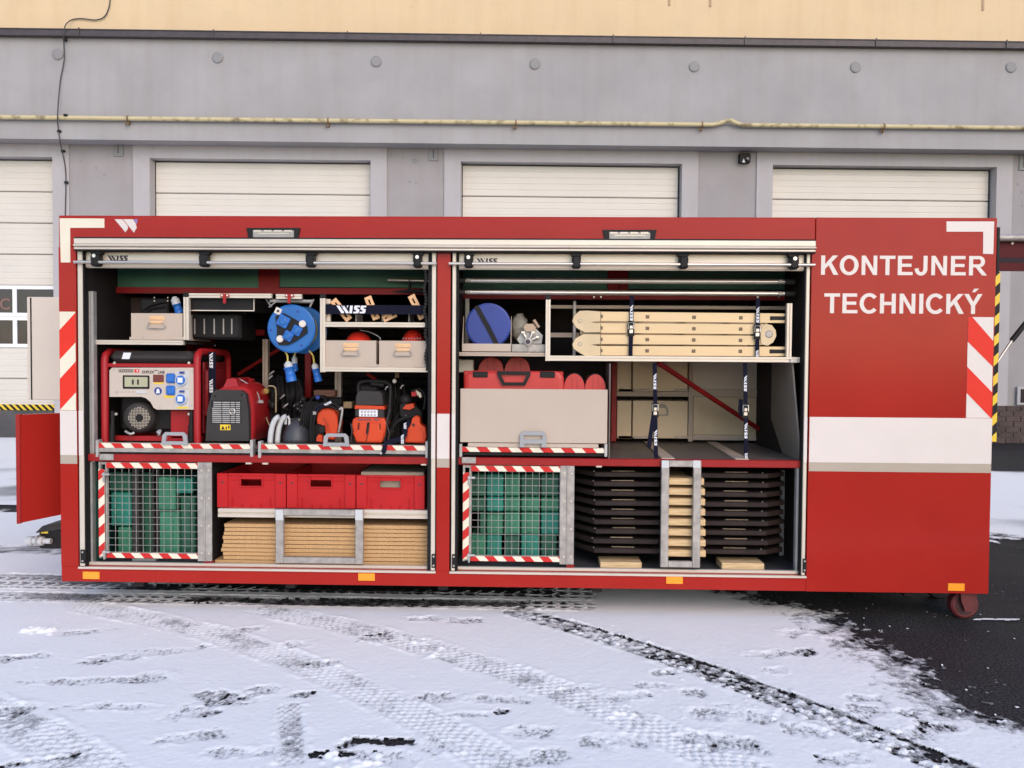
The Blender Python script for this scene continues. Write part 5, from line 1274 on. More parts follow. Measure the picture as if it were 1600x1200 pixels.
for i in range(20):
    a = math.pi*.62+i*.075; q.tube([(c[0]+.068*math.cos(a), GY+.021, c[2]+.068*math.sin(a)), (c[0]+.088*math.cos(a), GY+.032, c[2]+.088*math.sin(a))], .0022, 5)
part(t, 'cooling_fin', q, ALUD, parent=rs, stuff=True)
q = rect(MB(), 266, 640.5, 297, 686, GY+.06, .3, .006); part(t, 'red_shroud', q, MACH)
for x in (176, 299):
    q = MB(); rod(q, [(x, 642, GY+.0), (x, 664, GY)], .012, 10); rod(q, [(x-.5, 664, GY), (x-.8, 691, GY)], .017, 10); part(t, 'rubber_leg', q, BLACK)
    q = MB(); c = P3(x+(5 if x < 200 else -4), 647, GY-.004); q.lathe(c, [(.008, 0), (.010, .006)], 12); part(t, 'bolt', q, SILVER)
q = MB(); hose(q, [(196, 674, GY+.03), (204, 678, GY+.02), (210, 676, GY+.03)], .008, 8); hose(q, [(246, 676, GY+.02), (250, 673, GY+.02), (248, 680, GY)], .010, 8); part(t, 'drain_tap', q, ALUD)
q = MB(); q.box(gx1-.01, gx1+.004, GY+.10, GY+.47, zt+.05, gtop-.06, .004); q.box(gx1+.004, gx1+.03, GY+.09, GY+.36, zt+.16, gtop-.11, .008); part(t, 'side_shroud', q, mat('machine_dark_red', (.22, .012, .016), .4))
# strap around the generator
t2 = thing('lashing_strap', 'black strap with maker lettering running down the right side of the large generator', 'strap', loc_of(329, 693, .2))
q = rect(MB(), 326, 550, 337, 640, .22, .004); part(t2, 'webbing', q, NAVY)
c = F0.at(330, 563, .2185); c2 = F0.at(330, 603, .2185); part(t2, 'print', wiss(wiss(MB(), c, .10, .022, .2185, True), c2, .09, .022, .2185, True), PRINT)
# --- red inverter generator
IY = .10; c0 = loc_of(360, 691, .3)
t = thing('inverter_generator', 'small red suitcase generator with dark grilled end beside the large generator', 'generator', (c0[0], .3, zt))
def ring(pts, Y): return [P3(x, y, Y) for x, y in pts]
prof_ = [(321, 689), (324, 640), (331, 614), (338, 609), (376, 610), (384, 616), (388, 640), (389, 689)]
q = MB(); n = len(prof_); A_ = ring(prof_, IY); B_ = [(x+.0, IY+.05, z) for x, y, z in A_]
q.prism([F0.at(x, y, IY) for x, y in prof_], IY, IY+.045); fe = part(t, 'end_cover', q, DGREY)
q = MB(); sec = [(322, 690), (325, 640), (332, 614), (340, 608), (366, 605), (378, 607), (386, 614), (390, 628), (391, 660), (391, 690)]; n = len(sec); cs = [F0.at(x, y, IY) for x, y in sec]
mx_ = sum(p_[0] for p_ in cs)/n; mz_ = min(p_[1] for p_ in cs)
for Yq, fx, fz in ((IY+.046, 1.0, 1.0), (IY+.10, 1.03, 1.04), (IY+.22, 1.05, 1.10), (IY+.34, 1.03, 1.08), (IY+.44, .96, .98), (IY+.48, .90, .92)): q.v += [(mx_+(p_[0]-mx_)*fx, Yq, mz_+(p_[1]-mz_)*fz) for p_ in cs]
for k_ in range(5):
    for i in range(n): j = (i+1) % n; q.face([k_*n+i, k_*n+j, (k_+1)*n+j, (k_+1)*n+i], True)
q.face(range(n-1, -1, -1)); q.face(range(5*n, 6*n)); part(t, 'body', q, MACH)
w = rc(350, 592, 372, 612, IY+.07); q = MB(); zl_ = F0.at(360, 610, IY)[1]
q.hexa([(w[0]-.01, IY+.06, zl_), (w[1]+.01, IY+.06, zl_), (w[1]-.015, IY+.075, w[3]), (w[0]+.02, IY+.075, w[3]), (w[0]-.01, IY+.15, zl_), (w[1]+.01, IY+.15, zl_), (w[1]-.015, IY+.14, w[3]), (w[0]+.02, IY+.14, w[3])])
q.tube([(w[0]+.04, IY+.11, w[3]-.012), (w[0]+.04, IY+.40, w[3]-.012)], .018, 10); q.box(w[0]+.01, w[1]-.01, IY+.36, IY+.43, zl_, w[3]-.004, .01); part(t, 'carry_handle', q, MACH)
q = MB()
for i in range(11):
    x0_ = 331+(2 if i < 3 else 0); rect(q, x0_+.5, 628+i*3.1, 375, 629.6+i*3.1, IY-.004, .006)
part(t, 'vent_louvre', q, ALUD, parent=fe)
q = rect(MB(), 330, 626, 376.5, 661.5, IY-.0015, .002); part(t, 'grille_recess', q, BLACK, parent=fe)
for x in (346, 359, 367): q = rect(MB(), x, 627, x+1.3, 661, IY-.0045, .004); part(t, 'grille_bar', q, DGREY, parent=fe)
c = P3(363, 643, IY-.008); q = MB(); q.tube([(c[0]+.017*math.cos(a), IY-.008, c[2]+.017*math.sin(a)) for a in [i*math.pi/8 for i in range(16)]], .0035, 6, closed=True); part(t, 'exhaust_ring', q, SILVER, parent=fe)
q = rect(MB(), 344, 663.5, 360, 672, IY-.002, .003); q.m = 1
c = rc(345.5, 665, 351, 671, IY-.0025); q.prism([(c[0], c[2]), (c[1], c[2]), ((c[0]+c[1])/2, c[3])], IY-.003, IY-.002); rect(q, 352.5, 666.5, 354.5, 671, IY-.003, .002); rect(q, 356.5, 665, 358.5, 670, IY-.003, .002); part(t, 'warning_label', q, [YELLOW, BLACK], parent=fe)
for x, y in ((336, 619), (377, 617)): q = MB(); q.lathe(P3(x, y, IY-.003), [(.006, 0), (.008, .005)], 10); part(t, 'screw', q, BLACK, parent=fe)
# red rear housing bulging to the right
q = MB(); hose(q, [(374, 592, .26), (386, 599, .26), (396, 606, .26), (403, 616, .26), (407, 630, .26)], .004, 6); part(t, 'pull_cord', q, GREY)
q = rect(MB(), 399, 625.5, 411, 630, .25, .01, .002); part(t, 'fitting', q, GREY)
# --- dark hoses and fittings in the middle of the left bay
t = thing('hose_bundle', 'dark coiled hoses and brass fitting hanging behind the red suitcase generator', 'hoses', loc_of(440, 690, .6))
q = MB()
for i in range(9):
    x = 424+i*5.2; hose(q, [(x, 588+8*rnd(), .5+.1*rnd()), (x+6*rnd(), 615, .45), (x-5+8*rnd(), 645, .5), (x+4*rnd(), 688, .48)], .011+.008*rnd(), 7)
part(t, 'hose', q, RUBBER)
q = MB(); hose(q, [(419, 603, .40), (428, 604, .40), (431, 612, .40), (431, 644, .40)], .005, 7); hose(q, [(416, 652, .38), (419, 660, .38), (426, 676, .38)], .004, 6); part(t, 'thin_hose', q, mat('tan_hose', (.38, .30, .18), .5))
c = P3(415, 611, .4); q = MB(); q.lathe(c, [(.018, 0), (.022, .01), (.022, .03)], 14); part(t, 'brass_fitting', q, mat('brass', (.42, .30, .10), .35, metal=.7))
q = MB()
for i in range(26):
    c = P3(420+rnd()*60, 615+rnd()*50, .42+.2*rnd()); r_ = .008+.018*rnd(); q.dome(c, r_, r_, r_*1.2, 8, 6)
part(t, 'fitting_cluster', q, BLACK)
for x, y in ((446, 634), (462, 632), (470, 628), (468, 636), (441, 620), (424, 583), (422, 590)):
    q = MB(); hose(q, [(x-3, y+3, .40), (x, y, .39), (x+4, y-3, .40)], .006, 6); part(t, 'steel_fitting', q, GALV)
# --- grey disc tool on the second tray
zt2 = Zz(540, 696, .05)
c0 = P3(440, 672, .20)
t = thing('disc_cutter', 'low grey disc tool with two pale guard rims at the left of the second tray', 'tool', (c0[0], .25, zt2))
for i, (xx, Y) in enumerate(((436, .12), (447, .16))):
    c = P3(xx, 686, Y); q = MB(); r0_ = .165; n = 18
    q.tube([(c[0]+.055*math.cos(a)*1.0, Y, zt2+.165*math.sin(a)) for a in [math.pi*(.5+.5*j/n) for j in range(n+1)]]+[(c[0]-.055, Y, zt2)], .017, 10); part(t, 'guard_rim', q, LGREY)
q = MB(); c = P3(462, 690, .2); q.dome((c[0], .25, zt2+.0), .095, .12, .155, 24, 10, 0); part(t, 'housing', q, mat('slate_plastic', (.045, .047, .055), .45))
q = MB(); c = P3(451, 662, .18); rod(q, [(446, 663, .18), (447, 653, .18), (450, 650, .18), (452, 655, .19), (452, 664, .19)], .008, 8); part(t, 'lug', q, LGREY)
q = MB(); rod(q, [(455, 664, .2), (471, 655, .22)], .010, 8); q.box(P3(455, 657, .3)[0], P3(473, 657, .3)[0], .3, .33, P3(460, 660, .3)[2], P3(460, 654, .3)[2], .004); part(t, 'bar', q, mat('brass2', (.42, .34, .2), .4, metal=.4))
t = thing('electrode_cables', 'bundle of dark cables between the grey disc tool and the first orange saw', 'cables', loc_of(480, 692, .2))
q = MB()
for i in range(7):
    x = 468+i*3.3; hose(q, [(x-6+rnd()*4, 690, .16+.02*i), (x-1+rnd()*3, 668, .18+.01*i), (x+4, 645, .2), (x+8+rnd()*3, 628, .24)], .0075, 7)
hose(q, [(486, 690, .14), (486, 660, .13), (492, 638, .13), (508, 630, .13), (524, 632, .13), (532, 644, .14), (530, 660, .16), (526, 676, .18)], .010, 8)
hose(q, [(490, 690, .14), (490, 662, .13), (496, 642, .13), (512, 634, .13), (528, 640, .14)], .008, 8)
part(t, 'cable', q, RUBBER)
q = MB()
for x, y in ((466, 632), (474, 624), (478, 638), (471, 642)): q.dome(P3(x, y, .26), .02, .03, .022, 10, 6)
part(t, 'clamp', q, BLACK)
# --- orange power tools
def body(pts, Y0, Y1, tap=.85, b=0):    # an outline given depth, drawn in towards the back
    q = MB(); P_ = [F0.at(x, y, Y0) for x, y in pts]; cx_ = sum(p[0] for p in P_)/len(P_); cz_ = sum(p[1] for p in P_)/len(P_)
    a = sum(P_[i][0]*P_[(i+1) % len(P_)][1]-P_[(i+1) % len(P_)][0]*P_[i][1] for i in range(len(P_)))
    if a < 0: P_ = P_[::-1]
    e = min(.012, (Y1-Y0)*.2); lay = [(Y0, .90), (Y0+e*.4, .97), (Y0+e, 1.0), (Y1-e, tap+.03), (Y1, tap)]; n = len(P_)
    for Y, s in lay: q.v += [(cx_+(p[0]-cx_)*s, Y, cz_+(p[1]-cz_)*s) for p in P_]
    q.face(range(n))
    for k_ in range(len(lay)-1):
        for i in range(n): j = (i+1) % n; q.face([k_*n+j, k_*n+i, (k_+1)*n+i, (k_+1)*n+j])
    q.face(range(len(lay)*n-1, (len(lay)-1)*n-1, -1)); return q
c0 = P3(511, 692, .2)
t = thing('rescue_saw', 'orange saw with rounded hood wrapped in black hose, left of the second tray handle', 'saw', (c0[0], .25, zt2), 'orange motor tools on the second tray')
part(t, 'hood', body([(494, 655), (496, 645), (503, 638.5), (513, 637.5), (522, 641), (527, 650), (529, 664), (527, 680), (521, 688), (511, 686), (507, 672), (502, 664), (495, 662)], .15, .34, .8), ORANGE)
part(t, 'lower_guard', body([(494, 690), (494, 684), (498, 678), (503, 680), (504, 691)], .13, .2), ORANGE)
part(t, 'motor', body([(491, 690), (490, 664), (500, 658), (508, 668), (506, 690)], .17, .4), BLACK)
q = MB(); hose(q, [(505, 652, .145), (512, 662, .142), (514, 676, .142), (510, 684, .145)], .004, 6); part(t, 'seam', q, mat('seam_orange', (.5, .05, .01), .5))
part(t, 'grip', body([(498, 668), (506, 664), (508, 674), (500, 678)], .12, .16), BLACK)
q = MB(); hose(q, [(530, 640, .13), (535, 638, .13), (533, 655, .13), (529, 676, .14)], .007, 8); part(t, 'steel_lever', q, GALV)
t = thing('shoulder_strap', 'narrow black strap with white lettering lying over the first orange saw', 'strap', loc_of(512, 640, .12), 'loose lettered straps')
q = MB(); pts = smooth([P3(489, 648, .12), P3(494, 640, .12), P3(506, 633, .12), P3(518, 627, .125)], 5)
for a, b in zip(pts[:-1], pts[1:]): q.hexa([(a[0], a[1], a[2]-.01), (b[0], b[1], b[2]-.01), (b[0], b[1], b[2]+.01), (a[0], a[1], a[2]+.01), (a[0], a[1]+.003, a[2]-.01), (b[0], b[1]+.003, b[2]-.01), (b[0], b[1]+.003, b[2]+.01), (a[0], a[1]+.003, a[2]+.01)])
part(t, 'webbing', q, NAVY)
q = wiss(MB(), (0, 0), .05, .014, .1235); c = P3(512, 630.5, .118); q.rotate((0, 0, 0), R(-25)); q.v = [(x+c[0], y_-.006, z_+c[2]) for x, y_, z_ in q.v]; part(t, 'print', q, PRINT)
q = MB(); q.box(P3(489, 646, .118)[0], P3(494, 646, .118)[0], .116, .119, P3(490, 648, .118)[2], P3(490, 643, .118)[2]); part(t, 'buckle', q, GALV)
c0 = P3(577, 693, .2)
t = thing('power_cutter', 'orange power cutter with black filter cover standing in the middle of the second tray', 'saw', (c0[0], .25, zt2), 'orange motor tools on the second tray')
cov_ = part(t, 'filter_cover', body([(555, 634), (555, 622), (558, 612), (562, 610), (592, 611), (597, 616), (599, 634)], .11, .36, .9), DGREY)
part(t, 'orange_band', body([(553, 639), (554, 633), (600, 634.5), (601, 640)], .105, .36, .95), ORANGE)
part(t, 'middle_cover', body([(554, 651), (554, 639), (600, 640), (600, 653)], .115, .36, .95), DGREY)
q = rect(MB(), 561, 640, 590, 651, .112, .003); q.m = 1
for i in range(5):
    for j in range(2): rect(q, 564+i*5, 642+j*5, 567+i*5, 645+j*5, .1112, .001)
part(t, 'rating_label', q, [PRINT, GREY], parent=cov_)
st_ = part(t, 'starter_cover', body([(549, 664), (551, 655), (556, 652), (600, 653), (604, 662), (601, 680), (598, 690), (594, 693), (556, 692), (552, 680)], .10, .30, .9), ORANGE)
part(t, 'starter_plate', body([(557, 690), (551, 676), (561, 671), (562, 661), (592, 662), (593, 671), (600, 675), (596, 691)], .088, .102, .98), ORANGE, parent=st_)
q = MB(); poly(q, [(571.5, 678), (573.5, 661), (577, 659.5), (577, 664), (573.5, 678.5)], .083, .006); part(t, 'vent_slit', q, BLACK, parent=st_)
q = MB(); rod(q, [(560, 671.5, .097), (560, 662, .097), (594, 663, .097), (594, 672, .097)], .005, 6); rod(q, [(577, 660, .086), (576, 673, .086), (572, 690, .086)], .003, 6); part(t, 'seam', q, mat('seam_shadow', (.10, .015, .006), .5), parent=st_)  # seam lines coloured dark to put the cover's shadow edges into them
for xx, w_ in ((559, 9), (569, 11), (584, 8)):
    q = rect(MB(), xx, 654, xx+w_, 657, .0975, .001); part(t, 'print_block', q, mat('dark_print_block', (.22, .05, .06) if xx < 584 else (.10, .06, .3), .5), parent=st_)
q = MB(); hose(q, [(560, 612, .2), (561, 600, .2), (570, 596, .2), (590, 596, .2), (604, 598, .2), (610, 606, .19), (608, 640, .16), (604, 668, .13), (600, 690, .12)], .012, 10); part(t, 'front_handle', q, BLACK)
q = MB(); c = P3(578, 606, .28); q.box(c[0]-.07, c[0]+.07, .22, .4, c[2]-.03, c[2]+.03, .02); rod(q, [(580, 600, .2), (600, 602, .2)], .015, 8); part(t, 'rear_grip', q, BLACK)
q = MB(); q.lathe(P3(616, 595.5, .16), [(.010, 0), (.014, .006), (.014, .02)], 12); part(t, 'fuel_cap', q, GALV)
q = MB(); hose(q, [(548, 690, .1), (550, 672, .1), (548, 662, .11)], .005, 6); hose(q, [(606, 690, .1), (608, 676, .1), (604, 660, .11), (610, 640, .12)], .005, 6); part(t, 'fuel_line', q, DGREY)
c0 = P3(650, 693, .2)
t = thing('chainsaw', 'orange chainsaw with black looped handle at the right end of the second tray', 'saw', (c0[0], .25, zt2), 'orange motor tools on the second tray')
sb_ = part(t, 'body', body([(632, 692), (633, 672), (640, 666), (644, 653), (650, 649), (656, 652), (657, 662), (665, 668), (667, 682), (664, 693)], .09, .22, .85), ORANGE)
q = MB(); q.lathe(P3(646, 664, .085), [(.008, 0), (.010, .008)], 12); part(t, 'bar_nut', q, DGREY, parent=sb_)
q = MB(); poly(q, [(636, 690), (637, 675), (648, 672), (662, 676), (662, 690)], .084, .01); part(t, 'side_cover', q, ORANGE, parent=sb_)
q = MB(); hose(q, [(606, 691, .14), (612, 672, .14), (622, 658, .13), (638, 652, .13), (652, 648, .14)], .013, 10); part(t, 'handle_bar', q, RUBBER)
part(t, 'engine', body([(624, 650), (624, 632), (632, 628), (650, 634), (660, 644), (660, 660), (640, 662)], .2, .4), BLACK)
part(t, 'top_cover', body([(628, 639), (634, 632), (646, 630), (648, 637), (640, 641)], .18, .3), ORANGE)
q = MB(); rod(q, [(649, 612, .2), (655, 616, .2), (658, 621, .2)], [.012, .014, .008], 10); part(t, 'starter_grip', q, CREAM)
q = MB(); hose(q, [(643, 612, .22), (655, 608, .22), (664, 620, .22), (662, 640, .22)], .008, 8); q.dome(P3(634, 625, .24), .045, .05, .04, 12, 8); part(t, 'hose', q, BLACK)
part(t, 'red_cap', body([(642, 613), (650, 611), (651, 619), (643, 620)], .17, .22), MACH)
t = thing('shoulder_strap', 'narrow black strap with white lettering hanging in front of the chainsaw and over the tray', 'strap', loc_of(628, 700, .07), 'loose lettered straps')
q = MB(); pts = [P3(640, 658, .085), P3(634, 668, .07), P3(630, 684, .05), P3(604, 692, .03), P3(601, 700, .028), P3(598, 709, .028)]
def ribbon(q, pts, w=.012, n=5):
    pts = smooth(pts, n)
    for a, b in zip(pts[:-1], pts[1:]):
        d = Vector(b)-Vector(a); nn = Vector((-d.z, 0, d.x)); nn = nn.normalized()*w if nn.length > 1e-6 else Vector((w, 0, 0)); a0, b0 = Vector(a), Vector(b); e = Vector((0, .003, 0))
        q.hexa([a0-nn, b0-nn, b0+nn, a0+nn, a0-nn+e, b0-nn+e, b0+nn+e, a0+nn+e])
    return q
ribbon(q, pts, .014); part(t, 'webbing', q, NAVY)
c = F0.at(629, 686, .05); c2 = F0.at(633, 665, .065); q = wiss(wiss(MB(), c, .06, .017, .045, True), c2, .04, .015, .062, True); part(t, 'print', q, PRINT)
q = MB(); q.lathe(P3(595, 708, .024), [(.008, 0), (.010, .01)], 10); part(t, 'buckle', q, ALUD)
t = thing('hanging_hoses', 'dark hoses and clips hanging between the power cutter and the chainsaw', 'hoses', loc_of(615, 692, .35))
q = MB()
for i in range(6):
    x = 606+i*4.5; hose(q, [(x-4+rnd()*6, 592, .45), (x+rnd()*5, 620, .36), (x-3+rnd()*6, 650, .33), (x-4+rnd()*8, 690, .28)], .009+.008*rnd(), 7)
hose(q, [(592, 690, .3), (612, 664, .24), (626, 640, .26), (632, 616, .3), (628, 600, .34)], .012, 7); part(t, 'hose', q, RUBBER)
for x, y in ((604, 606), (633, 652), (612, 676), (628, 604)):
    q = MB(); hose(q, [(x-2, y+3, .20), (x, y-1, .195), (x+3, y-2, .20)], .005, 6); part(t, 'clip', q, GALV)
t = thing('pry_tool', 'dark red handled tool lying at the back above the power cutter', 'tool', loc_of(584, 592, .5))
q = MB(); rod(q, [(574, 584, .5), (588, 594, .5)], .012, 8); part(t, 'handle', q, REDIN)
q = MB(); rod(q, [(588, 594, .5), (600, 600, .5)], .009, 8); part(t, 'head', q, DGREY)
t = thing('cable_coil', 'black coiled cable with blue band behind the first orange saw', 'cables', loc_of(500, 622, .38))
q = MB()
for i in range(6): c = P3(497+i*1.2, 632, .30+.02*i); rr_ = .052+.006*rnd(); q.tube([(c[0]+rr_*math.cos(a), c[1], c[2]+rr_*math.sin(a)) for a in [j*math.pi/8 for j in range(16)]], .007, 7, closed=True)
part(t, 'cable', q, RUBBER)
q = rect(MB(), 493, 618, 499, 624, .285, .02, .003); part(t, 'band', q, DBLUE)
# wood pieces at the back
q = rect(MB(), 490, 609.5, 524, 620, .5, .12, .004); q.rotate(P3(507, 615, .5), R(-1)); solo('timber_offcut', q, mat('reddish_timber', (.30, .13, .08), .7, col2=(.16, .07, .04), scale=12, stretch=(.4, 1, 4)), 'reddish brown timber block lying behind the orange saws', 'wood block', P3(507, 620, .55))
q = rect(MB(), 536, 628, 550, 638, .45, .1, .004); solo('timber_offcut', q, WOOD, 'small pale timber piece behind the power cutter, left of it', 'wood block', P3(543, 638, .5))
q = rect(MB(), 488, 621, 535, 634, .42, .1, .01); solo('tool_case', q, BLACK, 'low black case lying behind the first orange saw', 'case', P3(511, 634, .45))

# ------------------------------------------------------------------ lower left bay
def green(x0, y0, x1, y1, Y, m, label, tab=None):
    w = rc(x0, y0, x1, y1, Y); t = thing('support_block', label, 'block', ((w[0]+w[1])/2, Y+.15, w[2]), 'green plastic support blocks behind the mesh gates')
    q = MB(); q.box(w[0], w[1], Y, Y+.3, w[2], w[3], .006); part(t, 'body', q, m)
    q = MB(); h = w[3]-w[2]; ww = w[1]-w[0]
    if ww > .06: q.box(w[0]+ww*.3, w[1]-ww*.3, Y-.006, Y+.01, w[2]+h*.1, w[3]-h*.1, .003); part(t, 'rib', q, m)
    return t
gL = [(247, 745, 274, 797, .16, GREEN1, 'tall light green block at the upper right behind the left gate'), (275, 747, 301, 771, .15, GREEN2, 'bright teal green block at the top right behind the left gate'),
      (249, 799, 280, 868, .18, GREEN1, 'light green block on the floor, right of centre behind the left gate'), (282, 774, 305, 868, .2, GREEN3, 'tall dark green block at the far right behind the left gate'),
      (173, 770, 205, 822, .17, GREEN2, 'teal green block at mid height on the left behind the left gate'), (171, 738, 205, 768, .19, GREEN3, 'dark green block at the top left behind the left gate'),
      (184, 824, 205, 868, .17, GREEN1, 'narrow green block on the floor at the left behind the left gate'), (219, 738, 243, 868, .26, GREEN3, 'very tall dark green block behind the dark post of the left gate')]
for a in gL: green(*a)
q = MB(); w = rc(207, 735, 217, 870, .15); q.box(w[0], w[1], .15, .19, w[2], zdk0-.002); cp_('inner_post', q, DGREY)
q = MB(); w = rc(238, 735, 249, 870, .22); q.box(w[0], w[0]+.012, .22, .26, w[2], zdk0-.002); q.box(w[1]-.012, w[1], .22, .26, w[2], zdk0-.002); cp_('inner_post', q, DGREY)
q = rect(MB(), 206.5, 873, 243, 880, .12, .03); cp_('floor_bracket', q, ALUD)
q = MB(); q.box(X(146, 800, .1), X(152, 800, .1), .10, .5, zfl, zdk0-.002); cp_('green_liner', q, mat('green_liner', (.01, .06, .05), .6))
cols = [(735, 759), (760, 787), (788, 813), (814, 843), (845, 873)]; rows_ = [(741, 775), (777, 799), (801, 835), (837, 872)]
gm = [[GREEN3, GREEN2, GREEN1, GREEN3, GREEN3], [GREEN3, GREEN2, GREEN1, GREEN1, GREEN1], [GREEN3, GREEN1, GREEN1, GREEN1, GREEN2], [GREEN1, GREEN2, GREEN3, GREEN2, GREEN3]]
rn = ['top row', 'second row from the top', 'third row from the top', 'bottom row']; cn = ['first from the left', 'second from the left', 'in the middle', 'second from the right', 'first from the right']
for r_, (ya, yb) in enumerate(rows_):
    for c_, (xa, xb_) in enumerate(cols):
        if (r_, c_) in ((2, 0),): xa += 14
        green(xa+.5, ya, xb_-.5 - (3 if (r_, c_) in ((3, 1), (3, 4)) else 0), yb, .16+.012*((r_*3+c_*5) % 4), gm[r_][c_], 'green plastic block behind the right gate, %s, %s' % (rn[r_], cn[c_]))
# crates
for i, (x0, y0, x1, y1, lab) in enumerate(((338.8, 740, 446.5, 794, 'empty red plastic crate with open hand hole, leftmost of the three'), (447.8, 741.5, 555.3, 795, 'empty red plastic crate with open hand hole, middle of the three'), (556.6, 743, 663.5, 796, 'red plastic crate filled with a pale board, rightmost of the three'))):
    Y = .075; w = rc(x0, y0, x1, y1, Y); t = thing('plastic_crate', lab, 'crate', ((w[0]+w[1])/2, Y+.28, w[2]), 'red plastic crates on the lower shelf')
    W_, H_ = w[1]-w[0], w[3]-w[2]; u = lambda f: w[0]+W_*f; v = lambda f: w[2]+H_*f
    q = MB(); Y0, Y1 = Y+.012, Y+.016
    # front wall round the hand hole
    q.box(w[0]+.004, u(.345), Y0, Y1, w[2], w[3]-.002); q.box(u(.645), w[1]-.004, Y0, Y1, w[2], w[3]-.002); q.box(u(.345), u(.645), Y0, Y1, w[2], v(.64)); q.box(u(.345), u(.645), Y0, Y1, v(.83), w[3]-.002)
    q.box(w[0]+.004, w[0]+.008, Y1, Y+.56, w[2], w[3]-.002); q.box(w[1]-.008, w[1]-.004, Y1, Y+.56, w[2], w[3]-.002); q.box(w[0]+.008, w[1]-.008, Y+.556, Y+.56, w[2], w[3]-.002); q.box(w[0]+.008, w[1]-.008, Y1, Y+.556, w[2], w[2]+.004)
    part(t, 'shell', q, CRATE)
    q = MB(); q.box(w[0], u(.155), Y, Y0+.002, w[2]+.002, w[3], .003); q.box(u(.845), w[1], Y, Y0+.002, w[2]+.002, w[3], .003); part(t, 'corner_post', q, CRATE)
    q = MB(); q.box(u(.157), u(.843), Y+.006, Y0+.002, v(.93), w[3], .002); q.box(u(.157), u(.33), Y+.008, Y0+.002, v(.80), v(.84), .001); q.box(u(.66), u(.843), Y+.008, Y0+.002, v(.80), v(.84), .001); part(t, 'rim', q, CRATE)
    q = MB(); q.box(u(.325), u(.345), Y+.004, Y0+.002, v(.60), v(.92), .001); q.box(u(.645), u(.665), Y+.004, Y0+.002, v(.60), v(.92), .001); q.box(u(.345), u(.645), Y+.004, Y0+.002, v(.60), v(.64), .001); part(t, 'hand_hole_frame', q, CRATE)
    q = MB()
    for f_ in (.22, .36, .5, .64, .77): q.box(u(f_)-.003, u(f_)+.003, Y+.004, Y0+.002, w[2]+.003, v(.30 if f_ in (.22, .77) else .12), .001)
    part(t, 'rib', q, CRATE)
    for f_ in (.08, .92):
        q = MB(); q.lathe((u(f_), Y-.0006, v(.74)), [(.007, 0), (.007, .002)], 12); part(t, 'peg_hole', q, INK)
w = rc(580, 735, 664, 742, .09); w2 = rc(556.6, 743, 663.5, 796, .075)
q = MB(); q.box(w2[0]+.02, w2[1]-.012, .12, .6, w2[2]+.006, w2[3]+.015, .003); solo('packed_board', q, mat('grey_cardboard', (.34, .28, .21), .7), 'pale board packed into the rightmost red crate and showing above its rim', 'board', ((w2[0]+w2[1])/2, .35, w2[2]))
# boards
zb_lo = zfl+.001; ztop = Zz(500, 818.5, .1); nb = 10; th = (ztop-zb_lo)/nb
xr_ = xi1+.005
for i in range(nb):
    xo = X((336, 349, 349, 346, 348, 350, 348, 350, 351, 351)[i], 850, .1)+rnd()*.004
    q = MB(); q.box(xo, xr_-rnd()*.006, .085+rnd()*.006, .95, zb_lo+i*th, zb_lo+(i+1)*th-.0036, .001)
    solo('chipboard_panel', q, OSB, 'pressed chipboard panel under the red crates, %s' % ('lowest of the stack' if i == 0 else 'topmost of the stack' if i == nb-1 else ORD[i]+' from the bottom of the stack'), 'board', ((xo+xr_)/2, .5, zb_lo+i*th), 'chipboard panels in the stack')

# ------------------------------------------------------------------ right bay
for i, y in enumerate((438.5, 457)):
    t = thing('steel_pole', 'long round silver pole above the blue reel, %s of the two' % ('upper', 'lower')[i], 'pole', P3(976, y, .2), 'silver poles under the green cover')
    q = MB(); a = P3(727, y, .2); b = P3(1226, y+1.5, .2); z = (a[2]+b[2])/2
    q.cyl((a[0], .2, z), (b[0], .2, z), .0155, 18); part(t, 'tube', q, SILVER)
    q = MB(); q.cyl((a[0]-.05, .2, z), (a[0]+.002, .2, z), .0165, 16); q.cyl((b[0]-.002, .2, z), (b[0]+.06, .2, z), .0165, 16); part(t, 'end_sleeve', q, DGREY)
    for xx in (a[0]+.02, b[0]-.03):
        q = MB(); q.box(xx-.012, xx+.012, .178, .2, z-.012, z+.012, .003); part(t, 'lock_button', q, GALV)
for x in (928, 939, 1184, 1217):
    q = MB(); c = P3(x, 464, .49); q.lathe(c, [(.006, 0), (.008, .006)], 10); cp_('bolt', q, SILVER)
# deep blue reel in its tray
c = P3(763, 509, .16); k = F0.k(.16)
t = thing('hose_reel', 'plain deep blue round disc with a diagonal black strap on the right bay shelf', 'reel', (c[0], .2, c[2]-.14))
r_ = 35.5*k; q = MB(); q.lathe((c[0], .15, c[2]), [(r_-.012, 0), (r_-.002, .004), (r_, .012), (r_, .028)], 48); part(t, 'front_disc', q, DBLUE)
q = MB(); q.lathe((c[0], .179, c[2]), [(r_*.8, 0), (r_*.8, .12)], 36); part(t, 'wound_line', q, BLACK)
q = MB(); q.lathe((c[0], .30, c[2]), [(r_, 0), (r_, .02)], 48); part(t, 'rear_disc', q, DBLUE)
q = MB(); ribbon(q, [P3(744, 478, .146), P3(755, 498, .143), P3(764, 514, .142), P3(776, 538, .146)], .0145, 3); part(t, 'strap', q, BLACK)
q = MB(); q.lathe((c[0], .143, c[2]), [(.010, 0), (.014, .006)], 14); part(t, 'centre_cap', q, DBLUE)
t = thing('sheet_tray', 'cream folded sheet tray holding the deep blue disc', 'tray', P3(761, 549, .2))
w = rc(722, 537, 798.5, 549, .10); hz_ = Zz(723, 494, .2)
q = MB(); q.box(w[0], w[1], .10, .103, w[2], w[3]); part(t, 'front_lip', q, SHEET)
q = MB()
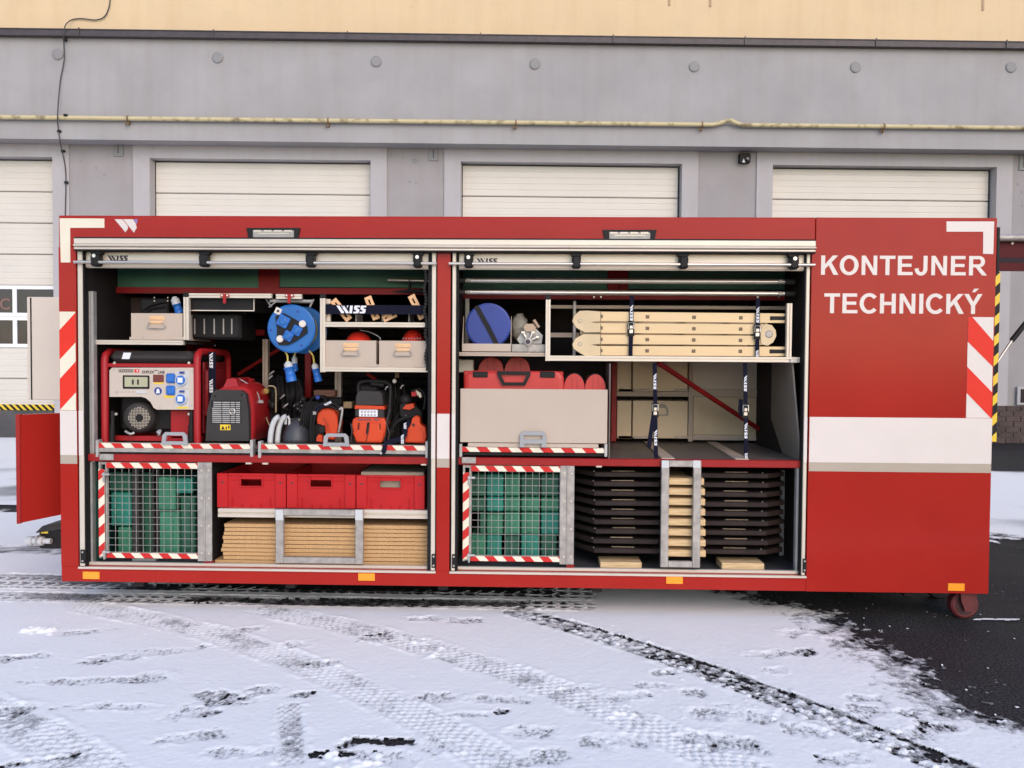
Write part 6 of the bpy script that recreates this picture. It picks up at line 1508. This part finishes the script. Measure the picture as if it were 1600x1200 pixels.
for xx in (w[0], w[1]-.003): q.hexa([(xx, .103, w[2]), (xx+.003, .103, w[2]), (xx+.003, .103, w[3]), (xx, .103, w[3]), (xx, .35, w[2]), (xx+.003, .35, w[2]), (xx+.003, .2, hz_), (xx, .2, hz_)])
q.box(w[0]+.003, w[1]-.003, .103, .35, w[2], w[2]+.003); part(t, 'side_wall', q, SHEET)
# steel fitting
c = P3(826, 528, .14)
t = thing('branch_fitting', 'shiny multi arm steel valve fitting between the blue disc and the ladder', 'fitting', (c[0], .2, Zz(826, 550, .14)))
w = rc(800, 538, 851.5, 549.5, .11); q = MB(); q.box(w[0], w[1], .11, .114, w[2], w[3]); q.box(w[0], w[1], .114, .3, w[2], w[2]+.004); part(t, 'tray', q, GALV)
q = MB(); pts = [(822, 506), (833, 506), (838, 512), (834, 518), (822, 518), (818, 512)]; poly(q, pts, .13, .03); part(t, 'hex_plate', q, mat('tan_steel', (.42, .30, .22), .4, metal=.4))
q = MB(); pts = [(813, 522), (821, 514), (838, 514), (848, 524), (846, 537), (812, 537), (808, 530)]; poly(q, pts, .15, .04); part(t, 'flange', q, ALUD)
c = P3(825, 534, .10); q = MB(); q.lathe((c[0], .095, c[2]), [(.016, 0), (.026, .004), (.026, .04)], 20); hub = part(t, 'hub', q, GALV); q = MB(); q.lathe((c[0], .092, c[2]), [(.012, 0), (.015, .004)], 16); part(t, 'bore', q, INK, parent=hub)
for a in (28, 62, 118):
    dx, dz = math.cos(R(a)), math.sin(R(a)); q = MB(); q.tube([(c[0]+.03*dx, .12, c[2]+.03*dz), (c[0]+.055*dx, .12, c[2]+.055*dz)], .010, 10); q.box(c[0]+.065*dx-.013, c[0]+.065*dx+.013, .11, .13, c[2]+.065*dz-.009, c[2]+.065*dz+.009, .003); part(t, 'arm', q, SILVER)
q = MB(); rod(q, [(825, 538, .1), (826.5, 553, .095)], .003, 6); part(t, 'pin', q, GALV)
q = MB(); rod(q, [(834, 500, .16), (842, 512, .16)], .012, 10); part(t, 'lever', q, mat('tan_steel', (.42, .30, .22), .4, metal=.4))
q = MB(); cc = P3(812, 512, .28); q.dome(cc, .055, .06, .085, 14, 10); rg = random.Random(3); q.v = [(x+rg.uniform(-.008, .008), y+rg.uniform(-.008, .008), z_+rg.uniform(-.01, .01)) for x, y, z_ in q.v]
solo('plastic_bag', q, BAG, 'crumpled translucent bag behind the steel fitting', 'bag', (cc[0], cc[1], cc[2]-.08))
# ladder
LY = .10
lad = thing('folding_ladder', 'folded yellowish aluminium ladder with round hinges lying on the right bay shelf', 'ladder', P3(1060, 557, .3))
rails = [(918, 1226, 485.5, 502.5, 489.5, 505), (912, 1196, 504, 520.5, 506, 523), (912, 1192, 522, 538, 524, 540), (916, 1226, 539.5, 556, 541, 557.5)]
for i, (xa, xb_, ya0, ya1, yb0, yb1) in enumerate(rails):
    for Y in (LY, LY+.36):
        q = MB(); A0, A1, B0, B1 = P3(xa, ya0, LY), P3(xa, ya1, LY), P3(xb_, yb0, LY), P3(xb_, yb1, LY)
        h0 = (A0[2]-A1[2]+B0[2]-B1[2])/2 - .006; zc0 = (A0[2]+A1[2])/2; zc1 = (B0[2]+B1[2])/2
        dz = Y-LY
        q.hexa([(A0[0], Y, zc0-h0/2), (B0[0], Y, zc1-h0/2), (B0[0], Y, zc1+h0/2), (A0[0], Y, zc0+h0/2), (A0[0], Y+.025, zc0-h0/2), (B0[0], Y+.025, zc1-h0/2), (B0[0], Y+.025, zc1+h0/2), (A0[0], Y+.025, zc0+h0/2)])
        rl = part(lad, 'rail', q, LADDER)
        if Y == LY:
            for xx in (944, 1017.5, 1091, 1165):
                f_ = (xx-xa)/(xb_-xa); cc = F0.at(xx, 0, LY)[0]; zz = zc0+(zc1-zc0)*f_
                q = MB(); q.box(cc-.013, cc+.013, LY-.0025, LY+.38, zz-.012, zz+.012, .004); rg_ = part(lad, 'rung', q, mat('rung_brown', (.16, .10, .06), .5))
            q = MB()
            for xx in (926, 932): 
                for yy in (-.018, .018):
                    q.lathe((F0.at(xx, 0, LY)[0], LY-.002, zc0+yy), [(.0022, 0), (.003, .002)], 8)
            part(lad, 'rivet', q, GALV, parent=rl)
            if i in (0, 3):
                q = MB(); e0 = F0.at(1208, 500, LY)[0]; zz = zc1; q.box(e0, B0[0]+.001, LY-.002, LY+.004, zz-h0/2+.002, zz+h0/2-.002); q.m = 1; q.box(F0.at(1211, 0, LY)[0], B0[0]+.002, LY-.0025, LY, zz-.012, zz+.012); part(lad, 'end_cap', q, [LADDER, BLACK], parent=rl)
for (x, y, pts) in ((901, 501.5, [(894.5, 502), (897, 493), (906, 486), (918, 485.5), (938, 487), (938, 502), (923, 503.3), (938, 505.5), (938, 519), (914, 519.5), (900, 511.5)]), (901, 537.5, [(894.5, 538), (899, 529), (912, 522), (938, 522.5), (938, 537), (923, 538.8), (938, 541), (938, 555.5), (914, 556), (903, 549.5), (896.5, 545)])):
    cxh, cyh = sum(a for a, b in pts)/len(pts), sum(b for a, b in pts)/len(pts)
    q = MB(); poly(q, [(cxh+(a-cxh)*1.045, cyh+(b-cyh)*1.06) for a, b in pts], LY-.006, .005); part(lad, 'hinge_shadow_rim', q, mat('hinge_shadow_tone', (.10, .075, .05), .6))  # larger dark plate added behind each hinge to draw its edge shadow
    q = MB(); poly(q, pts, LY-.010, .0039); hg = part(lad, 'hinge', q, mat('cast_hinge', (.64, .485, .29), .42))
    for xx, yy, rr_ in ((x+5.5, y, 4), (x+5.5, y, 2.2)):
        cc = P3(xx, yy, LY-.012); q = MB(); q.lathe((cc[0], LY-.012-(4-rr_)*.002, cc[2]), [(rr_*F0.k(LY)*.8, 0), (rr_*F0.k(LY), .004)], 18); part(lad, 'hinge_pin', q, GALV if rr_ > 3 else LADDER, parent=hg)
q = MB(); poly(q, [(1190, 510), (1196, 506), (1206, 508), (1212, 516), (1213, 525), (1208, 535), (1200, 540), (1190, 538), (1188, 524)], LY-.009, .009); hg = part(lad, 'hinge', q, mat('cast_hinge', (.64, .485, .29), .42))
cc = P3(1202, 522, LY-.014); q = MB(); q.lathe(cc, [(.018, 0), (.024, .005)], 18); part(lad, 'hinge_pin', q, GALV, parent=hg)
# straps
def strap(x, y0, y1, Y, marks, buckle, label, back=None, tail=None, x2=None):
    t = thing('lashing_strap', label, 'strap', P3(x, y1, Y), 'navy retaining straps'); x2 = x if x2 is None else x2
    q = MB(); ribbon(q, [P3(x, y0, Y), P3(x+(x2-x)*.5, (y0+y1)/2, Y-.003), P3(x2, y1, Y)], .0125, 6)
    if tail: ribbon(q, [P3(*p_) for p_ in tail], .013, 5)
    part(t, 'webbing', q, NAVY)
    q = MB()
    for y, s in marks: wiss(q, F0.at(x+(x2-x)*(y-y0)/(y1-y0), y, Y-.006), s, .017, Y-.006, True)
    part(t, 'print', q, PRINT)
    q = MB(); b = F0.at(x+(x2-x)*(buckle-y0)/(y1-y0), buckle, Y-.012); q.box(b[0]-.012, b[0]+.012, Y-.014, Y-.005, b[1]-.034, b[1]-.010, .003); q.tube([(b[0]-.016, Y-.012, b[1]-.008), (b[0]-.016, Y-.012, b[1]+.03), (b[0]+.016, Y-.012, b[1]+.03), (b[0]+.016, Y-.012, b[1]-.008)], .003, 6); q.box(b[0]-.01, b[0]+.01, Y-.016, Y-.006, b[1]-.006, b[1]+.014, .003); part(t, 'buckle', q, SILVER)
    q = MB(); q.box(b[0]-.021, b[0]+.021, Y-.005, Y+.0, b[1]-.05, b[1]+.04, .006); part(t, 'buckle_pad', q, BLACK)
strap(987.5, 462, 563, .085, ((489, .10),), 512, 'navy lettered strap with buckle around the left part of the ladder', x2=985)
strap(1184.5, 466, 565, .085, ((492, .10), (553, .05)), 517, 'navy lettered strap with buckle around the right end of the ladder', x2=1183)
strap(1023, 567, 716, .09, ((596, .10), (684, .10)), 640, 'navy lettered strap hanging before the diagonal brace, left one in the cargo bay', tail=[(1022, 645, .085), (1018, 670, .08), (1014, 699, .08)], x2=1025)
strap(1164.5, 567, 717, .09, ((599, .10), (673, .10), (712, .035)), 641, 'navy lettered strap hanging at the right in the cargo bay', tail=[(1158, 624, .1), (1157, 640, .1), (1159, 650, .1)], x2=1166)
# red goods behind the drawer front
c0 = P3(802, 610, .15)
t = thing('plastic_suitcase', 'wide red plastic suitcase with black handle behind the plain drawer front', 'case', (c0[0], .2, Zz(800, 690, .2)))
zlo = Zz(800, 690, .2)
pts = [F0.at(x, y, .10) for x, y in ((724, 640), (725, 588), (732, 583), (870, 580), (879, 585), (881, 640))]
q = body([(724, 645), (725, 590), (730, 584), (737, 582), (868, 580), (876, 582), (881, 590), (881, 645)], .09, .30, .96); part(t, 'shell', q, CASE)
q = MB(); q.box(P3(725, 600, .2)[0], P3(880, 600, .2)[0], .17, .19, zlo, Zz(800, 579.5, .18), .006); part(t, 'seam', q, CASE)
q = MB(); w = rc(777, 580, 829, 602, .075)
q.prism([(w[0], w[3]), (w[1], w[3]), (w[1], w[3]-.022), (w[0], w[3]-.022)], .07, .09); q.prism([(w[0], w[3]-.022), (w[0]+.022, w[3]-.022), (w[0]+.045, w[2]+.018), (w[0]+.032, w[2])], .07, .09); q.prism([(w[1], w[3]-.022), (w[1]-.022, w[3]-.022), (w[1]-.045, w[2]+.018), (w[1]-.032, w[2])], .07, .09); q.prism([(w[0]+.032, w[2]), (w[1]-.032, w[2]), (w[1]-.045, w[2]+.018), (w[0]+.045, w[2]+.018)], .07, .09); part(t, 'handle', q, BLACK)
for x0, y0, x1, y1 in ((739, 580.5, 762, 589.5), (844, 580.5, 867, 590)):
    q = rect(MB(), x0, y0, x1, y1, .08, .02, .003); part(t, 'latch', q, BLACK)
for i, (x, yt, r_, Y, lab) in enumerate(((767, 559, 20, .36, 'larger round red canister behind the suitcase, left of the back pair'), (808.5, 558.5, 20, .36, 'larger round red canister behind the suitcase, right of the back pair'),
                                      (897.5, 584, 16, .12, 'smaller round red canister right of the suitcase, left of the front pair'), (930.5, 585, 16, .12, 'smaller round red canister right of the suitcase, nearest the red post'))):
    k = F0.k(Y); ztop_ = Zz(x, yt, Y); xc = F0.at(x, yt, Y)[0]; r = r_*k
    t = thing('rounded_canister', lab, 'canister', (xc, Y+.1, zlo), 'round red canisters in the drawer')
    h = 22*k
    q = MB(); n = 14; out = [(xc-r*1.04, zlo)]+[(xc-r*math.cos(a)*1.0, ztop_-h+h*math.sin(a)) for a in [math.pi*j/n for j in range(n+1)]]+[(xc+r*1.04, zlo)]
    q.prism(out, Y, Y+.22); part(t, 'body', q, CASE)
    q = MB()
    for dx in (-.25, .25): q.box(xc+dx*r-.0015, xc+dx*r+.0015, Y-.001, Y+.001, zlo+.02, ztop_-.014)
    part(t, 'seam', q, mat('dark_red_seam', (.25, .015, .015), .5))
    q = MB(); q.tube([(xc-r*math.cos(a)*.98, Y+.03, ztop_-h+h*.98*math.sin(a)+.004) for a in [math.pi*(.12+.76*j/10) for j in range(11)]], .006, 8); part(t, 'rim', q, BLACK if i > 1 else CASE)
q = rect(MB(), 716, 562, 739, 582, .2, .1, .004); solo('pale_carton', q, mat('pale_card', (.45, .42, .34), .7), 'small pale carton at the left behind the red suitcase', 'box', P3(727, 582, .2))
# back cabinet boxes
for x0, y0, x1, y1, hnd, lab in ((964, 564, 986.5, 611.5, False, 'narrow aluminium box at the cargo bay back, upper one beside the red post'), (988.5, 564, 1074.5, 611.5, False, 'wide aluminium box without handle at the cargo bay back, upper shelf'),
                            (964, 626, 986.5, 685, False, 'narrow aluminium box at the cargo bay back, lower one beside the red post'), (988.5, 626, 1074.5, 685, True, 'wide aluminium box with wire handle at the back of the cargo bay')):
    Y = 1.13; w = rc(x0, y0, x1, y1, Y); t = thing('aluminium_box', lab, 'box', ((w[0]+w[1])/2, Y+.1, w[2]), 'aluminium drawer boxes on the shelves')
    q = MB(); q.box(w[0], w[1], Y, Y+.2, w[2], w[3], .003); part(t, 'body', q, mat('warm_sheet', (.62, .48, .32), .5, metal=.1, var=.04))
    for xx in (x0+6, x1-16): q = rect(MB(), xx-4, y1-4, min(xx+22, x1+1), y1+.5, Y-.01, .01, .002); part(t, 'corner_lip', q, SHEET)
    if hnd:
        q = MB(); rod(q, [(1031, 633, Y-.006), (1041, 633, Y-.006)], .006, 6); rod(q, [(1030, 636, Y-.01), (1041, 636, Y-.01), (1044, 642, Y-.012), (1043, 649, Y-.012), (1030, 649, Y-.012)], .005, 6); part(t, 'wire_handle', q, ALUD)
t = thing('hanging_tool', 'small dark wrench hanging at the back under the ladder shelf', 'tool', P3(1036, 572, 1.0))
q = MB(); rod(q, [(1024, 569, 1.0), (1034, 573, 1.0), (1042, 568, 1.0)], .010, 8); q.lathe(P3(1037, 569, .99), [(.02, 0), (.022, .01)], 12); part(t, 'head', q, GALV)
# plates in two stacks
def plate(xc, z, label, left):
    t = thing('traffic_plate', label, 'plate', (xc, .35, z), 'dark plates in the lower right bay')
    return t
TH = .030
xl0, xl1 = X(899, 800, .25), X(1036, 800, .12); xrr0, xrr1 = X(1090, 800, .12), X(1227, 800, .25)
z8 = Zz(980, 857, .1); z0_ = Zz(980, 737.5, .1); pt = (z0_-z8)/8.0
for s in (0, 1):
    if s == 0: oct_ = [(X(929, 800, .11), .11), (X(1030, 800, .11), .11), (X(1030, 800, .11)+.05, .22), (X(1030, 800, .11)+.05, .75), (X(897, 800, .28), .75), (X(897, 800, .28), .28)]
    else: oct_ = [(X(1100, 800, .11)-.07, .11), (X(1199, 800, .11), .11), (X(1224, 800, .2), .2), (X(1224, 800, .2), .75), (X(1100, 800, .11)-.09, .75), (X(1100, 800, .11)-.09, .2)]
    proto = None
    for i in range(9):
        z = z8 + (8-i)*pt - pt*.55
        lab = 'dark film faced plate, %s of the %s plate stack' % ('topmost' if i == 0 else 'lowest' if i == 8 else ORD[i]+' from the top', ('left', 'right')[s])
        xm = sum(p_[0] for p_ in oct_)/6
        jx = (rnd()-.5)*.012
        if proto is None:
            t = proto = thing('traffic_plate', lab, 'plate', (xm, .4, z), 'dark plates in the lower right bay')
            q = MB(); n = len(oct_); b = .004
            lay = [(z, .99), (z+b, 1.0), (z+TH-b, 1.0), (z+TH, .985)]
            for zz, f_ in lay: q.v += [(xm+(p_[0]-xm)*f_, .4+(p_[1]-.4)*f_, zz) for p_ in oct_]
            for k_ in range(3):
                for a in range(n): b2 = (a+1) % n; q.face([k_*n+a, k_*n+b2, (k_+1)*n+b2, (k_+1)*n+a])
            q.face(range(n-1, -1, -1)); q.face(range(3*n, 4*n)); part(t, 'board', q, PLATE)
            q = MB(); xs_ = X(973.5 if s == 0 else 1150, 800, .14); q.box(xs_-.07, xs_+.07, .145, .166, z+TH, z+TH+.0025, .0012); part(t, 'hand_slot', q, mat('cut_plywood', (.55, .42, .28), .7))
            q = MB()
            for fx in (.25, .75): 
                for fy in (.4, .68): cx_ = oct_[4][0]+(oct_[2][0]-oct_[4][0])*fx; q.box(cx_-.04, cx_+.04, fy, fy+.06, z-pt+TH+.001, z-.0005)
            part(t, 'spacer', q, RUBBER)
            q = MB()
            q.lathe((oct_[0][0]-.005 if s == 0 else oct_[1][0]-.03, .118 if s == 0 else .12, z+TH), [(.003, 0), (.004, .003), (.002, .006)], 8, 'z'); part(t, 'bolt', q, GALV)
            zp0 = z
        else:
            t = copy_tree(proto, (xm+jx, .4+(rnd()-.5)*.016, z)); t['label'] = lab; t.rotation_euler.z = (rnd()-.5)*.02
# timber blocks
for i in range(8):
    ya = 744+i*15.9+max(0, i-5)*.5; Y = .045; w = rc(1043 if i else 1044, ya+3.5, 1101.5-(1.2 if i == 0 else 0)+.2*i, ya+14, Y); q = MB(); q.box(w[0], w[1], Y, .6, w[2]+.001, w[3], .003)
    solo('timber_block', q, WOOD, 'raw timber block behind the upright grey frame, %s' % ('topmost of its column' if i == 0 else 'lowest of its column' if i == 7 else ORD[i]+' from the top of its column'), 'wood block', ((w[0]+w[1])/2, Y, w[2]), 'raw timber blocks in the column')
for x0, y0, x1, y1, lab in ((938, 862.5, 1003, 872.5, 'pale timber piece lying flat on the floor before the left stack of plates'), (1128, 864.5, 1194.5, 875.5, 'pale timber piece lying flat on the floor before the right stack of plates')):
    Y = .085; w = rc(x0, y0, x1, y1, Y); q = MB(); q.box(w[0], w[1], Y, Y+.16, zfl+.001, zfl+.001+(w[3]-w[2]), .003)
    solo('timber_piece', q, WOOD, lab, 'wood block', ((w[0]+w[1])/2, Y, zfl+.001))
